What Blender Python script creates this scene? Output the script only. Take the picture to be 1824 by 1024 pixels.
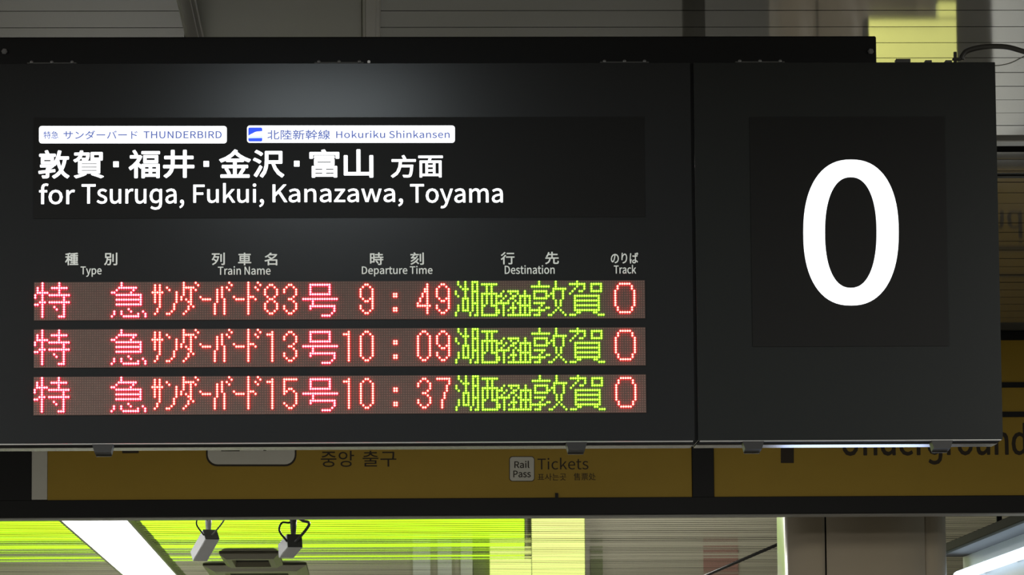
import bpy, bmesh, math, random
import numpy as np
from mathutils import Vector

for _o in list(bpy.data.objects):
    bpy.data.objects.remove(_o)
SC = bpy.context.scene
COL = SC.collection
random.seed(7)

# ------------------------------------------------------------------ camera
F, PSI, PITCH, ROLL = 7600.0, math.radians(2.0), math.atan2(888, 7600.0), -0.0074
W, H = 1824, 1024
EYE = np.array([0.0, 0.0, 1.6])


def _rz(a):
    c, s = math.cos(a), math.sin(a)
    return np.array([[c, -s, 0], [s, c, 0], [0, 0, 1]])


def _rx(a):
    c, s = math.cos(a), math.sin(a)
    return np.array([[1, 0, 0], [0, c, -s], [0, s, c]])


RM = _rz(-PSI) @ _rx(math.pi / 2 + PITCH) @ _rz(ROLL)
cam = bpy.data.cameras.new('camera')
cam.sensor_width = 36.0
cam.lens = 36.0 * F / W
cam.clip_start, cam.clip_end = 0.1, 300
camo = bpy.data.objects.new('camera', cam)
COL.objects.link(camo)
M4 = np.eye(4)
M4[:3, :3] = RM
M4[:3, 3] = EYE
from mathutils import Matrix
camo.matrix_world = Matrix(M4.tolist())
SC.camera = camo


def at_y(u, v, Y):
    """point of the vertical plane at depth Y that the photograph shows at (u, v)"""
    d = RM @ np.array([(u - W / 2) / F, -(v - H / 2) / F, -1])
    return EYE + d * (Y / d[1])


def at_z(u, v, Z):
    d = RM @ np.array([(u - W / 2) / F, -(v - H / 2) / F, -1])
    return EYE + d * ((Z - EYE[2]) / d[2])


# ------------------------------------------------------------------ world, lamps, exposure
SC.view_settings.view_transform = 'Standard'
SC.view_settings.look = 'None'
SC.view_settings.exposure = 0.0
SC.view_settings.gamma = 1.0
SC.view_settings.use_curve_mapping = False
wd = bpy.data.worlds.new('world')
SC.world = wd
wd.use_nodes = True
wd.node_tree.nodes['Background'].inputs[0].default_value = (0.9, 1.0, 0.95, 1)
wd.node_tree.nodes['Background'].inputs[1].default_value = 0.02


def area(name, loc, sx, sy, power, color=(1, 1, 1), rot=(0, 0, 0)):
    l = bpy.data.lights.new(name, 'AREA')
    l.shape = 'RECTANGLE'
    l.size, l.size_y, l.energy, l.color = sx, sy, power, color
    o = bpy.data.objects.new(name, l)
    o.location = loc
    o.rotation_euler = rot
    COL.objects.link(o)
    return o


CEIL = 3.65
area('glare_or_fill_lamp', (-0.12, 8.85, CEIL - 0.03), 0.50, 0.14, 19, (0.86, 0.96, 1.0))
area('glare_or_fill_lamp', (-3.3, 7.6, CEIL - 0.03), 0.4, 3.4, 480, (1.0, 0.98, 0.93))  # unseen side lamp added for general light, kept out of the face's reflection
area('glare_or_fill_lamp', (3.9, 7.6, CEIL - 0.03), 0.4, 3.4, 480, (1.0, 0.98, 0.93))  # its added counterpart on the right, also unseen
area('glare_or_fill_lamp', (0.9, 14.4, CEIL - 0.03), 0.3, 1.6, 85, (1.0, 0.97, 0.88))  # unseen lamp added to brighten the guide sign
area('glare_or_fill_lamp', (-2.9, 13.6, CEIL - 0.03), 0.3, 2.0, 60, (1.0, 0.97, 0.88))  # unseen fill for the left end of the guide sign
area('glare_or_fill_lamp', (3.9, 13.0, CEIL - 0.03), 0.3, 2.0, 85, (1.0, 0.97, 0.88))  # unseen fill for the right end of the guide sign
area('glare_or_fill_lamp', (0.6, 26.0, CEIL - 0.03), 0.4, 3.0, 200, (1.0, 0.97, 0.86))  # unseen fill lamp beyond the guide sign
area('glare_or_fill_lamp', (-3.0, 49.0, CEIL - 0.05), 0.5, 6.0, 700, (1.0, 0.97, 0.85))  # unseen lamp added to light the far wall, left half
area('glare_or_fill_lamp', (3.2, 49.0, CEIL - 0.05), 0.5, 6.0, 560, (1.0, 0.97, 0.85))  # unseen lamp added to light the far wall, right half

# ------------------------------------------------------------------ materials


def mat(name, color, rough=0.5, spec=0.5, metal=0.0, emit=None, estr=1.0, noise=0.0, nscale=40.0, bump=0.0, coat=0.0):
    m = bpy.data.materials.new(name)
    m.use_nodes = True
    nt = m.node_tree
    b = nt.nodes['Principled BSDF']
    b.inputs['Base Color'].default_value = (*color, 1)
    b.inputs['Roughness'].default_value = rough
    b.inputs['Specular IOR Level'].default_value = spec
    b.inputs['Metallic'].default_value = metal
    b.inputs['Coat Weight'].default_value = coat
    if emit:
        b.inputs['Emission Color'].default_value = (*emit, 1)
        b.inputs['Emission Strength'].default_value = estr
    if noise or bump:
        tc = nt.nodes.new('ShaderNodeTexCoord')
        n = nt.nodes.new('ShaderNodeTexNoise')
        n.inputs['Scale'].default_value = nscale
        n.inputs['Detail'].default_value = 5
        nt.links.new(tc.outputs['Object'], n.inputs['Vector'])
        if noise:
            mx = nt.nodes.new('ShaderNodeMix')
            mx.data_type = 'RGBA'
            mx.inputs[6].default_value = (*[c * (1 - noise) for c in color], 1)
            mx.inputs[7].default_value = (*[min(1, c * (1 + noise)) for c in color], 1)
            nt.links.new(n.outputs['Fac'], mx.inputs[0])
            nt.links.new(mx.outputs[2], b.inputs['Base Color'])
        if bump:
            bp = nt.nodes.new('ShaderNodeBump')
            bp.inputs['Strength'].default_value = bump
            bp.inputs['Distance'].default_value = 0.001
            nt.links.new(n.outputs['Fac'], bp.inputs['Height'])
            nt.links.new(bp.outputs[0], b.inputs['Normal'])
    return m


M = {}
M['face'] = mat('graphite_paint', (0.0125, 0.0135, 0.0145), 0.27, 0.40, noise=0.08, nscale=300, bump=0.05)
M['face2'] = mat('graphite_paint_track', (0.0125, 0.014, 0.014), 0.27, 0.40, noise=0.08, nscale=300, bump=0.05)
M['window'] = mat('smoked_window', (0.009, 0.009, 0.0087), 0.45, 0.14, noise=0.05, nscale=200)
M['black'] = mat('black_paint', (0.007, 0.007, 0.007), 0.5, 0.2, noise=0.1, nscale=90)
M['gap'] = mat('dark_gap', (0.006, 0.006, 0.006), 0.7, 0.2, noise=0.1)
M['alu'] = mat('brushed_aluminium', (0.24, 0.23, 0.23), 0.22, 0.5, 1.0, noise=0.06, nscale=30)
M['alulip'] = mat('aluminium_lip', (0.55, 0.55, 0.53), 0.35, 0.5, 0.6, noise=0.06, nscale=30)
M['steel'] = mat('bolt_steel', (0.35, 0.35, 0.34), 0.35, 0.5, 0.8, noise=0.1)
M['screw'] = mat('screw_steel', (0.20, 0.20, 0.20), 0.4, 0.5, 0.6, noise=0.1)
M['clip'] = mat('latch_grey', (0.020, 0.020, 0.020), 0.4, 0.5, noise=0.1, nscale=60)
M['print'] = mat('white_print', (0.80, 0.83, 0.80), 0.6, 0.3, noise=0.03)
M['lamp_white'] = mat('lit_lettering', (0.9, 0.9, 0.9), 0.5, 0.3, emit=(0.93, 0.96, 1.0), estr=1.35)
M['pill_text'] = mat('blue_grey_print', (0.10, 0.14, 0.40), 0.5, 0.3, emit=(0.12, 0.17, 0.47), estr=0.6)
M['icon_blue'] = mat('lit_blue', (0.02, 0.06, 0.6), 0.5, 0.3, emit=(0.03, 0.085, 0.80), estr=0.95)
M['icon_pale'] = mat('lit_pale_blue', (0.5, 0.6, 0.9), 0.5, 0.3, emit=(0.55, 0.68, 1.0), estr=1.0)
M['led_board'] = mat('led_board', (0.095, 0.060, 0.050), 0.6, 0.3, noise=0.1, nscale=80)
M['led_off'] = mat('led_lens_off', (0.185, 0.124, 0.103), 0.45, 0.4, noise=0.1, nscale=80)
M['led_red'] = mat('led_crimson', (0.3, 0.02, 0.06), 0.4, 0.3, emit=(1.0, 0.10, 0.115), estr=13.0)
M['led_orange'] = mat('led_orange', (0.3, 0.05, 0.02), 0.4, 0.3, emit=(1.0, 0.11, 0.085), estr=12.0)
M['led_green'] = mat('led_green', (0.1, 0.2, 0.02), 0.4, 0.3, emit=(0.40, 1.0, 0.055), estr=2.4)
M['led_rim_red'] = mat('led_crimson_lens', (0.3, 0.02, 0.06), 0.4, 0.3, emit=(1.0, 0.02, 0.15), estr=1.3)
M['led_rim_orange'] = mat('led_orange_lens', (0.3, 0.05, 0.02), 0.4, 0.3, emit=(1.0, 0.045, 0.06), estr=1.15)
M['led_rim_green'] = mat('led_green_lens', (0.1, 0.2, 0.02), 0.4, 0.3, emit=(0.25, 0.75, 0.008), estr=0.75)
M['led_wall_red'] = mat('led_crimson_side', (0.3, 0.02, 0.06), 0.4, 0.3, emit=(1.0, 0.004, 0.045), estr=10.0)
M['led_wall_orange'] = mat('led_orange_side', (0.3, 0.05, 0.02), 0.4, 0.3, emit=(1.0, 0.012, 0.018), estr=9.0)
M['led_wall_green'] = mat('led_green_side', (0.1, 0.2, 0.02), 0.4, 0.3, emit=(0.25, 1.0, 0.004), estr=2.2)
M['yellow'] = mat('yellow_sign', (0.38, 0.245, 0.024), 0.55, 0.25, noise=0.06, nscale=6)
M['sign_white'] = mat('sign_white', (0.60, 0.585, 0.52), 0.55, 0.35, noise=0.04, nscale=12)
M['sign_ink'] = mat('sign_ink', (0.030, 0.020, 0.010), 0.6, 0.3, noise=0.1)
M['ceil'] = mat('ceiling_plank_enamel', (0.255, 0.25, 0.22), 0.045, 0.6, noise=0.03, nscale=3)
M['ceil_trim'] = mat('ceiling_trim_enamel', (0.38, 0.37, 0.33), 0.30, 0.4, noise=0.04, nscale=5)
M['ceil_hatch'] = mat('ceiling_hatch_enamel', (0.32, 0.33, 0.275), 0.35, 0.4, noise=0.04, nscale=5)
M['pillar'] = mat('pillar_cladding', (0.62, 0.53, 0.40), 0.26, 0.4, noise=0.06, nscale=3)
M['floor'] = mat('floor_stone', (0.10, 0.097, 0.09), 0.65, 0.2, noise=0.1, nscale=2)
M['wall'] = mat('wall_panel', (0.55, 0.53, 0.42), 0.5, 0.4, noise=0.05, nscale=1)
M['pale_wall'] = mat('pale_wall_panel', (0.80, 0.85, 0.78), 0.5, 0.4, noise=0.04, nscale=1)
M['moss_wall'] = mat('olive_wall_panel', (0.20, 0.24, 0.10), 0.5, 0.4, noise=0.05, nscale=1)
M['red_wall'] = mat('red_poster_print', (0.42, 0.22, 0.18), 0.5, 0.4, noise=0.05, nscale=1)
M['line'] = mat('line_light_diffuser', (1, 1, 1), 0.5, 0.3, emit=(1.0, 0.99, 0.97), estr=10.0)
M['tube'] = mat('fluorescent_tube', (1, 1, 1), 0.5, 0.3, emit=(0.66, 0.84, 1.0), estr=2.6)
M['lime'] = mat('lime_lit_sign', (0.5, 0.8, 0.02), 0.5, 0.3, emit=(0.47, 0.95, 0.012), estr=1.5)
M['cream_lit'] = mat('pale_yellow_lit_sign', (0.8, 0.85, 0.3), 0.5, 0.3, emit=(0.78, 0.92, 0.25), estr=1.2)
M['amber_lit'] = mat('yellow_lit_sign', (0.8, 0.8, 0.2), 0.5, 0.3, emit=(0.78, 0.80, 0.27), estr=0.85)
M['window_lit'] = mat('lit_shop_window', (0.7, 0.7, 0.68), 0.5, 0.3, emit=(0.95, 1.0, 0.95), estr=0.17)
M['blue_lit'] = mat('blue_white_lit_poster', (0.6, 0.7, 1), 0.5, 0.3, emit=(0.50, 0.64, 1.0), estr=2.5)
M['canopy'] = mat('canopy_trim', (0.05, 0.052, 0.034), 0.8, 0.1, noise=0.1, nscale=20)
M['canopy_lining'] = mat('canopy_lining_enamel', (0.14, 0.14, 0.14), 0.6, 0.2, noise=0.05)
M['white_enamel'] = mat('white_enamel', (0.80, 0.81, 0.82), 0.35, 0.4, noise=0.03)
M['grey_enamel'] = mat('grey_enamel', (0.45, 0.45, 0.45), 0.4, 0.4, noise=0.04)
M['dark_grey'] = mat('dark_grey_plastic', (0.07, 0.07, 0.065), 0.45, 0.4, noise=0.1)
M['cable'] = mat('cable_black', (0.035, 0.033, 0.028), 0.45, 0.4, noise=0.1)
M['cable_grey'] = mat('cable_grey', (0.16, 0.16, 0.14), 0.5, 0.4, noise=0.1)
M['olive_metal'] = mat('olive_metal', (0.42, 0.40, 0.28), 0.5, 0.3, noise=0.06, nscale=10)

# ------------------------------------------------------------------ object helpers
ORG = {}


def thing(name, origin, label=None, cat=None, group=None, kind=None):
    o = bpy.data.objects.new(name, None)
    o.location = origin
    o.empty_display_size = 0.1
    COL.objects.link(o)
    ORG[o] = Vector(origin)
    tag(o, label, cat, group, kind)
    return o


def tag(o, label=None, cat=None, group=None, kind=None):
    if label:
        o['label'] = label
    if cat:
        o['category'] = cat
    if group:
        o['group'] = group
    if kind:
        o['kind'] = kind
    return o


def put(name, me, mt, parent=None, origin=None):
    """link a mesh given in world coordinates as one object under its parent"""
    for m_ in (mt if isinstance(mt, (list, tuple)) else [mt]):
        if m_:
            me.materials.append(m_)
    o = bpy.data.objects.new(name, me)
    COL.objects.link(o)
    if parent is not None:
        org = ORG[parent]
        o.parent = parent
    else:
        org = Vector(origin) if origin is not None else Vector((0, 0, 0))
        o.location = org
    me.transform(Matrix.Translation(-org))
    ORG[o] = org
    return o


def bm_mesh(bm, name, smooth=False):
    me = bpy.data.meshes.new(name)
    bm.normal_update()
    bm.to_mesh(me)
    bm.free()
    if smooth:
        for p in me.polygons:
            p.use_smooth = True
    return me


def add_box(bm, x0, x1, y0, y1, z0, z1, bevel=0.0, seg=1):
    t = bmesh.new()
    v = [t.verts.new(p) for p in ((x0, y0, z0), (x1, y0, z0), (x1, y1, z0), (x0, y1, z0), (x0, y0, z1), (x1, y0, z1), (x1, y1, z1), (x0, y1, z1))]
    for f in ((0, 3, 2, 1), (4, 5, 6, 7), (0, 1, 5, 4), (1, 2, 6, 5), (2, 3, 7, 6), (3, 0, 4, 7)):
        t.faces.new([v[i] for i in f])
    if bevel:
        bmesh.ops.bevel(t, geom=t.edges[:], offset=bevel, segments=seg, affect='EDGES', profile=0.5)
    tm = bpy.data.meshes.new('t')
    t.to_mesh(tm)
    t.free()
    bm.from_mesh(tm)
    bpy.data.meshes.remove(tm)


def box(name, x0, x1, y0, y1, z0, z1, mt, parent=None, bevel=0.0, seg=1, origin=None):
    bm = bmesh.new()
    add_box(bm, x0, x1, y0, y1, z0, z1, bevel, seg)
    if parent is None and origin is None:
        origin = ((x0 + x1) / 2, (y0 + y1) / 2, z0)
    return put(name, bm_mesh(bm, name), mt, parent, origin)


def pxbox(name, u0, v0, u1, v1, Y, depth, mt, parent=None, bevel=0.0, seg=1, proud=0.0):
    """axis-aligned box whose front face stands at Y - proud and is outlined by the two corners"""
    a, b = at_y(u0, (v0 + v1) / 2, Y), at_y(u1, (v0 + v1) / 2, Y)
    c, d = at_y((u0 + u1) / 2, v1, Y), at_y((u0 + u1) / 2, v0, Y)
    return box(name, a[0], b[0], Y - proud, Y - proud + depth, c[2], d[2], mt, parent, bevel, seg)


def add_tube(bm, pts, r, n=10, close_ends=True):
    pts = [Vector(p) for p in pts]
    rad = r if isinstance(r, (list, tuple)) else [r] * len(pts)
    rings = []
    up = Vector((0.13, 0.31, 0.94)).normalized()
    for i, p in enumerate(pts):
        d = (pts[min(i + 1, len(pts) - 1)] - pts[max(i - 1, 0)]).normalized()
        a = d.cross(up)
        if a.length < 1e-3:
            a = d.cross(Vector((1, 0, 0)))
        a.normalize()
        b = d.cross(a).normalized()
        rings.append([bm.verts.new(p + (a * math.cos(2 * math.pi * k / n) + b * math.sin(2 * math.pi * k / n)) * rad[i]) for k in range(n)])
    for r0, r1 in zip(rings, rings[1:]):
        for k in range(n):
            bm.faces.new((r0[k], r0[(k + 1) % n], r1[(k + 1) % n], r1[k]))
    if close_ends:
        bm.faces.new(rings[0][::-1])
        bm.faces.new(rings[-1])
    bmesh.ops.recalc_face_normals(bm, faces=bm.faces[:])


def smooth_path(pts, n=8):
    P = [Vector(p) for p in pts]
    P = [P[0] * 2 - P[1]] + P + [P[-1] * 2 - P[-2]]
    out = []
    for i in range(1, len(P) - 2):
        for k in range(n):
            t = k / n
            a, b, c, d = P[i - 1], P[i], P[i + 1], P[i + 2]
            out.append(0.5 * ((2 * b) + (c - a) * t + (2 * a - 5 * b + 4 * c - d) * t * t + (3 * b - a - 3 * c + d) * t ** 3))
    out.append(P[-2])
    return out


def tube(name, pts, r, mt, parent=None, n=10, origin=None):
    bm = bmesh.new()
    add_tube(bm, pts, r, n)
    return put(name, bm_mesh(bm, name, True), mt, parent, origin)


# ------------------------------------------------------------------ lettering (outlines of the glyphs used, 257 units = cap height)
# per character: advance, then one list per outline of (left handle, point, right handle) coordinates
GLYPHS = {
    ',': [195,[[47,-120,53,-133,116,-106,155,-54,155,13,155,60,134,88,101,88,75,88,53,71,53,43,53,15,74,-1,99,-1,102,-1,105,-1,107,-1,106,-43,81,-76,37,-95,42,-108]]],
    'B': [460,[[71,171,71,0,125,0,180,0,234,0,349,0,429,50,429,151,429,221,385,261,324,273,324,274,324,275,324,277,373,292,399,337,399,388,399,478,326,513,223,513,172,513,121,513,71,513,71,342],[161,296,135,296,135,351,135,407,135,462,162,462,188,462,214,462,295,462,335,440,335,380,335,327,300,296,211,296,186,296],[165,52,135,52,135,116,135,181,135,245,165,245,195,245,225,245,315,245,365,216,365,153,365,83,313,52,225,52,195,52]]],
    'D': [482,[[71,171,71,0,114,0,158,0,202,0,356,0,440,96,440,258,440,422,356,513,199,513,156,513,113,513,71,513,71,342],[155,53,135,53,135,189,135,325,135,461,155,461,174,461,193,461,314,461,374,389,374,258,374,129,314,53,193,53,174,53]]],
    'E': [412,[[71,171,71,0,172,0,273,0,374,0,374,18,374,37,374,55,294,55,215,55,135,55,135,118,135,180,135,242,200,242,265,242,330,242,330,261,330,279,330,298,265,298,200,298,135,298,135,351,135,405,135,459,212,459,289,459,366,459,366,477,366,495,366,513,268,513,169,513,71,513,71,342]]],
    'F': [387,[[71,171,71,0,92,0,114,0,135,0,135,77,135,154,135,230,201,230,266,230,331,230,331,249,331,267,331,285,266,285,201,285,135,285,135,343,135,401,135,459,212,459,289,459,366,459,366,477,366,495,366,513,268,513,169,513,71,513,71,342]]],
    'H': [510,[[71,171,71,0,92,0,114,0,135,0,135,81,135,162,135,242,215,242,295,242,375,242,375,162,375,81,375,0,396,0,418,0,440,0,440,171,440,342,440,513,418,513,396,513,375,513,375,442,375,370,375,298,295,298,215,298,135,298,135,370,135,442,135,513,114,513,92,513,71,513,71,342]]],
    'I': [205,[[71,171,71,0,92,0,114,0,135,0,135,171,135,342,135,513,114,513,92,513,71,513,71,342]]],
    'K': [452,[[71,171,71,0,92,0,114,0,135,0,135,54,135,108,135,162,165,197,194,232,223,268,275,178,326,89,377,0,401,0,426,0,450,0,388,106,326,212,264,319,318,384,371,448,425,513,401,513,376,513,352,513,280,427,208,342,137,256,136,256,136,256,135,256,135,342,135,427,135,513,114,513,92,513,71,513,71,342]]],
    'N': [506,[[71,171,71,0,91,0,111,0,132,0,132,90,132,180,132,270,132,324,127,378,124,430,125,430,126,430,127,430,145,395,164,359,182,324,244,216,307,108,369,0,391,0,413,0,436,0,436,171,436,342,436,513,415,513,394,513,374,513,374,424,374,335,374,246,374,193,379,135,383,84,382,84,381,84,380,84,361,119,343,155,324,190,262,298,199,405,137,513,115,513,93,513,71,513,71,342]]],
    'P': [443,[[71,171,71,0,92,0,114,0,135,0,135,68,135,136,135,204,163,204,192,204,220,204,333,204,409,254,409,363,409,475,332,513,217,513,168,513,120,513,71,513,71,342],[161,257,135,257,135,325,135,393,135,461,160,461,184,461,209,461,299,461,345,438,345,363,345,289,302,257,211,257,186,257]]],
    'R': [445,[[164,270,135,270,135,333,135,397,135,461,164,461,193,461,221,461,302,461,346,437,346,370,346,303,302,270,221,270,193,270],[311,73,352,0,377,0,401,0,425,0,382,75,338,150,295,225,364,242,410,289,410,370,410,476,335,513,231,513,178,513,124,513,71,513,71,342,71,171,71,0,92,0,114,0,135,0,135,73,135,145,135,218,166,218,197,218,228,218,269,145]]],
    'S': [417,[[140,-9,213,-9,320,-9,387,55,387,137,387,213,341,248,282,274,257,284,233,295,209,305,169,322,123,341,123,391,123,437,161,466,219,466,267,466,305,447,336,418,347,432,359,446,370,459,334,496,280,522,219,522,126,522,57,466,57,387,57,312,114,275,162,255,186,244,211,233,235,223,284,201,321,184,321,131,321,81,282,48,214,48,160,48,109,73,72,111,59,96,46,81,34,67,78,20]]],
    'T': [419,[[177,153,177,0,199,0,221,0,242,0,242,153,242,306,242,459,294,459,346,459,398,459,398,477,398,495,398,513,272,513,147,513,22,513,22,495,22,477,22,459,74,459,125,459,177,459,177,306]]],
    'U': [505,[[148,-9,253,-9,357,-9,437,47,437,211,437,312,437,413,437,513,416,513,395,513,375,513,375,412,375,311,375,210,375,87,321,48,253,48,186,48,133,87,133,210,133,311,133,412,133,513,112,513,90,513,69,513,69,413,69,312,69,211,69,47]]],
    'a': [394,[[88,-9,152,-9,199,-9,242,15,278,46,279,46,279,46,280,46,282,30,284,15,286,0,303,0,321,0,338,0,338,78,338,156,338,234,338,328,300,390,207,390,145,390,92,363,57,340,66,326,74,311,82,296,112,317,152,337,196,337,258,337,275,290,275,241,113,223,41,181,41,99,41,30],[207,43,170,43,132,43,103,60,103,103,103,152,146,183,275,198,275,163,275,128,275,92,237,60]]],
    'c': [357,[[113,-9,214,-9,260,-9,303,9,338,39,328,53,319,67,310,82,286,61,255,44,220,44,150,44,102,102,102,190,102,277,153,336,222,336,251,336,276,323,298,303,308,317,319,331,330,345,303,369,269,390,219,390,121,390,36,317,36,190,36,64]]],
    'd': [434,[[99,-9,194,-9,239,-9,280,15,310,45,310,45,311,45,312,45,313,30,315,15,317,0,335,0,352,0,370,0,370,186,370,372,370,557,348,557,327,557,305,557,305,509,305,460,305,411,306,389,308,368,309,346,275,373,246,390,202,390,115,390,37,313,37,190,37,63],[243,45,208,45,141,45,103,99,103,190,103,277,152,336,213,336,244,336,274,325,305,296,305,230,305,163,305,97,274,62]]],
    'e': [388,[[117,-9,218,-9,270,-9,310,8,343,29,336,44,328,58,321,72,292,53,263,42,225,42,153,42,104,94,99,175,185,175,270,175,356,175,357,185,359,197,359,211,359,320,304,390,207,390,120,390,36,314,36,190,36,64],[167,221,99,221,106,296,154,339,208,339,268,339,303,298,303,221,235,221]]],
    'f': [228,[[23,345,23,328,40,328,58,328,75,328,75,219,75,109,75,0,96,0,117,0,139,0,139,109,139,219,139,328,165,328,192,328,219,328,219,346,219,363,219,380,192,380,165,380,139,380,139,400,139,420,139,440,139,489,156,515,193,515,206,515,221,512,235,505,240,521,245,538,249,555,232,562,209,567,186,567,110,567,75,518,75,441,75,421,75,401,75,380,58,379,40,378,23,377,23,361]]],
    'g': [395,[[100,-175,193,-175,310,-175,385,-114,385,-43,385,20,340,47,253,47,228,47,203,47,178,47,127,47,111,64,111,88,111,109,122,122,136,134,153,125,174,120,192,120,270,120,331,172,331,253,331,286,319,314,300,331,326,331,352,331,378,331,378,348,378,364,378,380,334,380,290,380,246,380,232,386,214,390,192,390,116,390,50,338,50,254,50,209,74,172,99,152,99,151,99,150,99,149,79,135,57,110,57,78,57,48,72,28,92,16,92,15,92,14,92,13,56,-9,36,-41,36,-74,36,-139],[236,164,192,164,148,164,111,199,111,254,111,310,148,343,192,343,237,343,273,310,273,254,273,199],[275,-131,202,-131,132,-131,92,-105,92,-64,92,-43,103,-20,130,0,147,-4,165,-6,179,-6,201,-6,223,-6,245,-6,296,-6,322,-18,322,-54,322,-93]]],
    'h': [425,[[64,186,64,0,86,0,107,0,129,0,129,92,129,184,129,276,167,314,193,334,232,334,283,334,305,304,305,232,305,155,305,77,305,0,326,0,347,0,368,0,368,80,368,161,368,241,368,338,332,390,252,390,200,390,161,361,126,326,127,352,128,379,129,405,129,456,129,507,129,557,107,557,86,557,64,557,64,372]]],
    'i': [193,[[64,127,64,0,86,0,107,0,129,0,129,127,129,254,129,380,107,380,86,380,64,380,64,254],[71,459,97,459,122,459,139,475,139,501,139,526,122,543,97,543,71,543,55,526,55,501,55,475]]],
    'k': [387,[[64,186,64,0,85,0,106,0,127,0,127,33,127,67,127,100,151,128,175,156,199,183,236,122,273,61,310,0,333,0,356,0,380,0,332,76,284,151,236,227,278,278,320,329,363,380,339,380,315,380,291,380,238,313,184,247,130,180,129,180,128,180,127,180,127,306,127,432,127,557,106,557,85,557,64,557,64,372]]],
    'l': [199,[[84,-9,132,-9,149,-9,160,-6,169,-4,166,13,163,29,160,46,153,44,150,44,146,44,137,44,129,52,129,71,129,233,129,395,129,557,107,557,86,557,64,557,64,397,64,236,64,76,64,22]]],
    'm': [648,[[64,127,64,0,86,0,107,0,129,0,129,92,129,184,129,276,163,315,195,334,224,334,272,334,295,304,295,232,295,155,295,77,295,0,316,0,337,0,359,0,359,92,359,184,359,276,394,315,425,334,454,334,503,334,525,304,525,232,525,155,525,77,525,0,546,0,568,0,589,0,589,80,589,161,589,241,589,338,552,390,474,390,427,390,388,360,348,317,333,362,302,390,243,390,197,390,158,361,125,325,124,325,124,325,123,325,121,343,119,362,117,380,99,380,82,380,64,380,64,254]]],
    'n': [427,[[64,127,64,0,86,0,107,0,129,0,129,92,129,184,129,276,167,314,193,334,232,334,283,334,305,304,305,232,305,155,305,77,305,0,326,0,347,0,368,0,368,80,368,161,368,241,368,338,332,390,252,390,200,390,160,361,125,325,124,325,124,325,123,325,121,343,119,362,117,380,99,380,82,380,64,380,64,254]]],
    'o': [424,[[119,-9,212,-9,305,-9,388,64,388,190,388,317,305,390,212,390,119,390,36,317,36,190,36,64],[278,44,212,44,146,44,102,102,102,190,102,277,146,336,212,336,278,336,323,277,323,190,323,102]]],
    'p': [434,[[64,20,64,-160,86,-160,107,-160,129,-160,129,-117,129,-74,129,-32,128,-9,127,13,127,35,161,6,197,-9,232,-9,319,-9,397,66,397,196,397,314,344,390,246,390,202,390,159,365,125,336,124,336,124,336,123,336,121,351,119,366,117,380,99,380,82,380,64,380,64,200],[284,45,221,45,196,45,162,55,129,84,129,151,129,218,129,284,165,318,198,336,230,336,303,336,331,280,331,195,331,102]]],
    'r': [272,[[64,127,64,0,86,0,107,0,129,0,129,81,129,163,129,244,154,309,193,333,224,333,240,333,249,331,261,326,265,345,269,363,273,382,261,388,249,390,232,390,190,390,151,359,125,311,124,311,124,311,123,311,121,334,119,357,117,380,99,380,82,380,64,380,64,254]]],
    's': [328,[[110,-9,164,-9,254,-9,302,42,302,104,302,176,242,198,186,219,144,235,104,249,104,285,104,315,127,340,175,340,209,340,235,326,261,307,271,320,282,333,292,347,263,370,221,390,174,390,91,390,43,342,43,282,43,217,101,192,154,172,196,157,241,139,241,100,241,67,216,41,166,41,120,41,87,59,53,86,43,72,33,58,22,43,58,13]]],
    't': [264,[[103,-9,183,-9,207,-9,232,-2,254,5,250,21,246,37,242,53,229,48,212,43,198,43,154,43,139,69,139,116,139,187,139,257,139,328,174,328,208,328,243,328,243,346,243,363,243,380,208,380,174,380,139,380,139,416,139,452,139,487,122,487,104,487,86,487,84,452,81,416,79,380,59,379,39,378,19,377,19,361,19,345,19,328,38,328,57,328,76,328,76,258,76,188,76,118,76,41]]],
    'u': [425,[[95,-9,176,-9,228,-9,265,18,301,60,302,60,303,60,303,60,305,40,306,20,308,0,326,0,344,0,361,0,361,127,361,254,361,380,340,380,319,380,298,380,298,290,298,201,298,111,261,66,234,46,195,46,144,46,123,76,123,147,123,225,123,303,123,380,102,380,80,380,59,380,59,300,59,220,59,139,59,42]]],
    'w': [562,[[89,127,125,0,149,0,174,0,199,0,217,68,235,136,253,204,263,240,270,276,279,314,280,314,281,314,282,314,291,276,298,241,308,205,326,137,345,68,363,0,389,0,415,0,440,0,475,127,509,254,543,380,523,380,502,380,482,380,463,307,445,234,426,160,418,124,411,90,403,55,402,55,401,55,400,55,391,90,382,124,373,160,353,234,334,307,314,380,293,380,272,380,251,380,232,307,212,234,192,160,183,124,174,90,167,55,165,55,164,55,163,55,155,90,148,124,141,160,122,234,103,307,84,380,62,380,41,380,19,380,54,254]]],
    'y': [365,[[53,-164,71,-164,146,-164,186,-106,213,-32,261,105,308,243,356,380,335,380,314,380,293,380,271,310,248,240,225,169,215,135,204,97,194,62,193,62,192,62,190,62,177,97,165,136,153,169,127,240,101,310,76,380,53,380,31,380,9,380,60,253,111,126,162,-1,159,-10,156,-20,153,-29,137,-76,111,-111,68,-111,57,-111,46,-108,39,-105,34,-122,30,-139,26,-156,38,-161]]],
    'z': [333,[[25,11,25,0,120,0,216,0,312,0,312,17,312,35,312,52,243,52,174,52,105,52,172,150,239,248,306,346,306,357,306,369,306,380,219,380,133,380,46,380,46,363,46,346,46,328,106,328,165,328,225,328,158,230,91,132,25,34,25,23]]],
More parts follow.
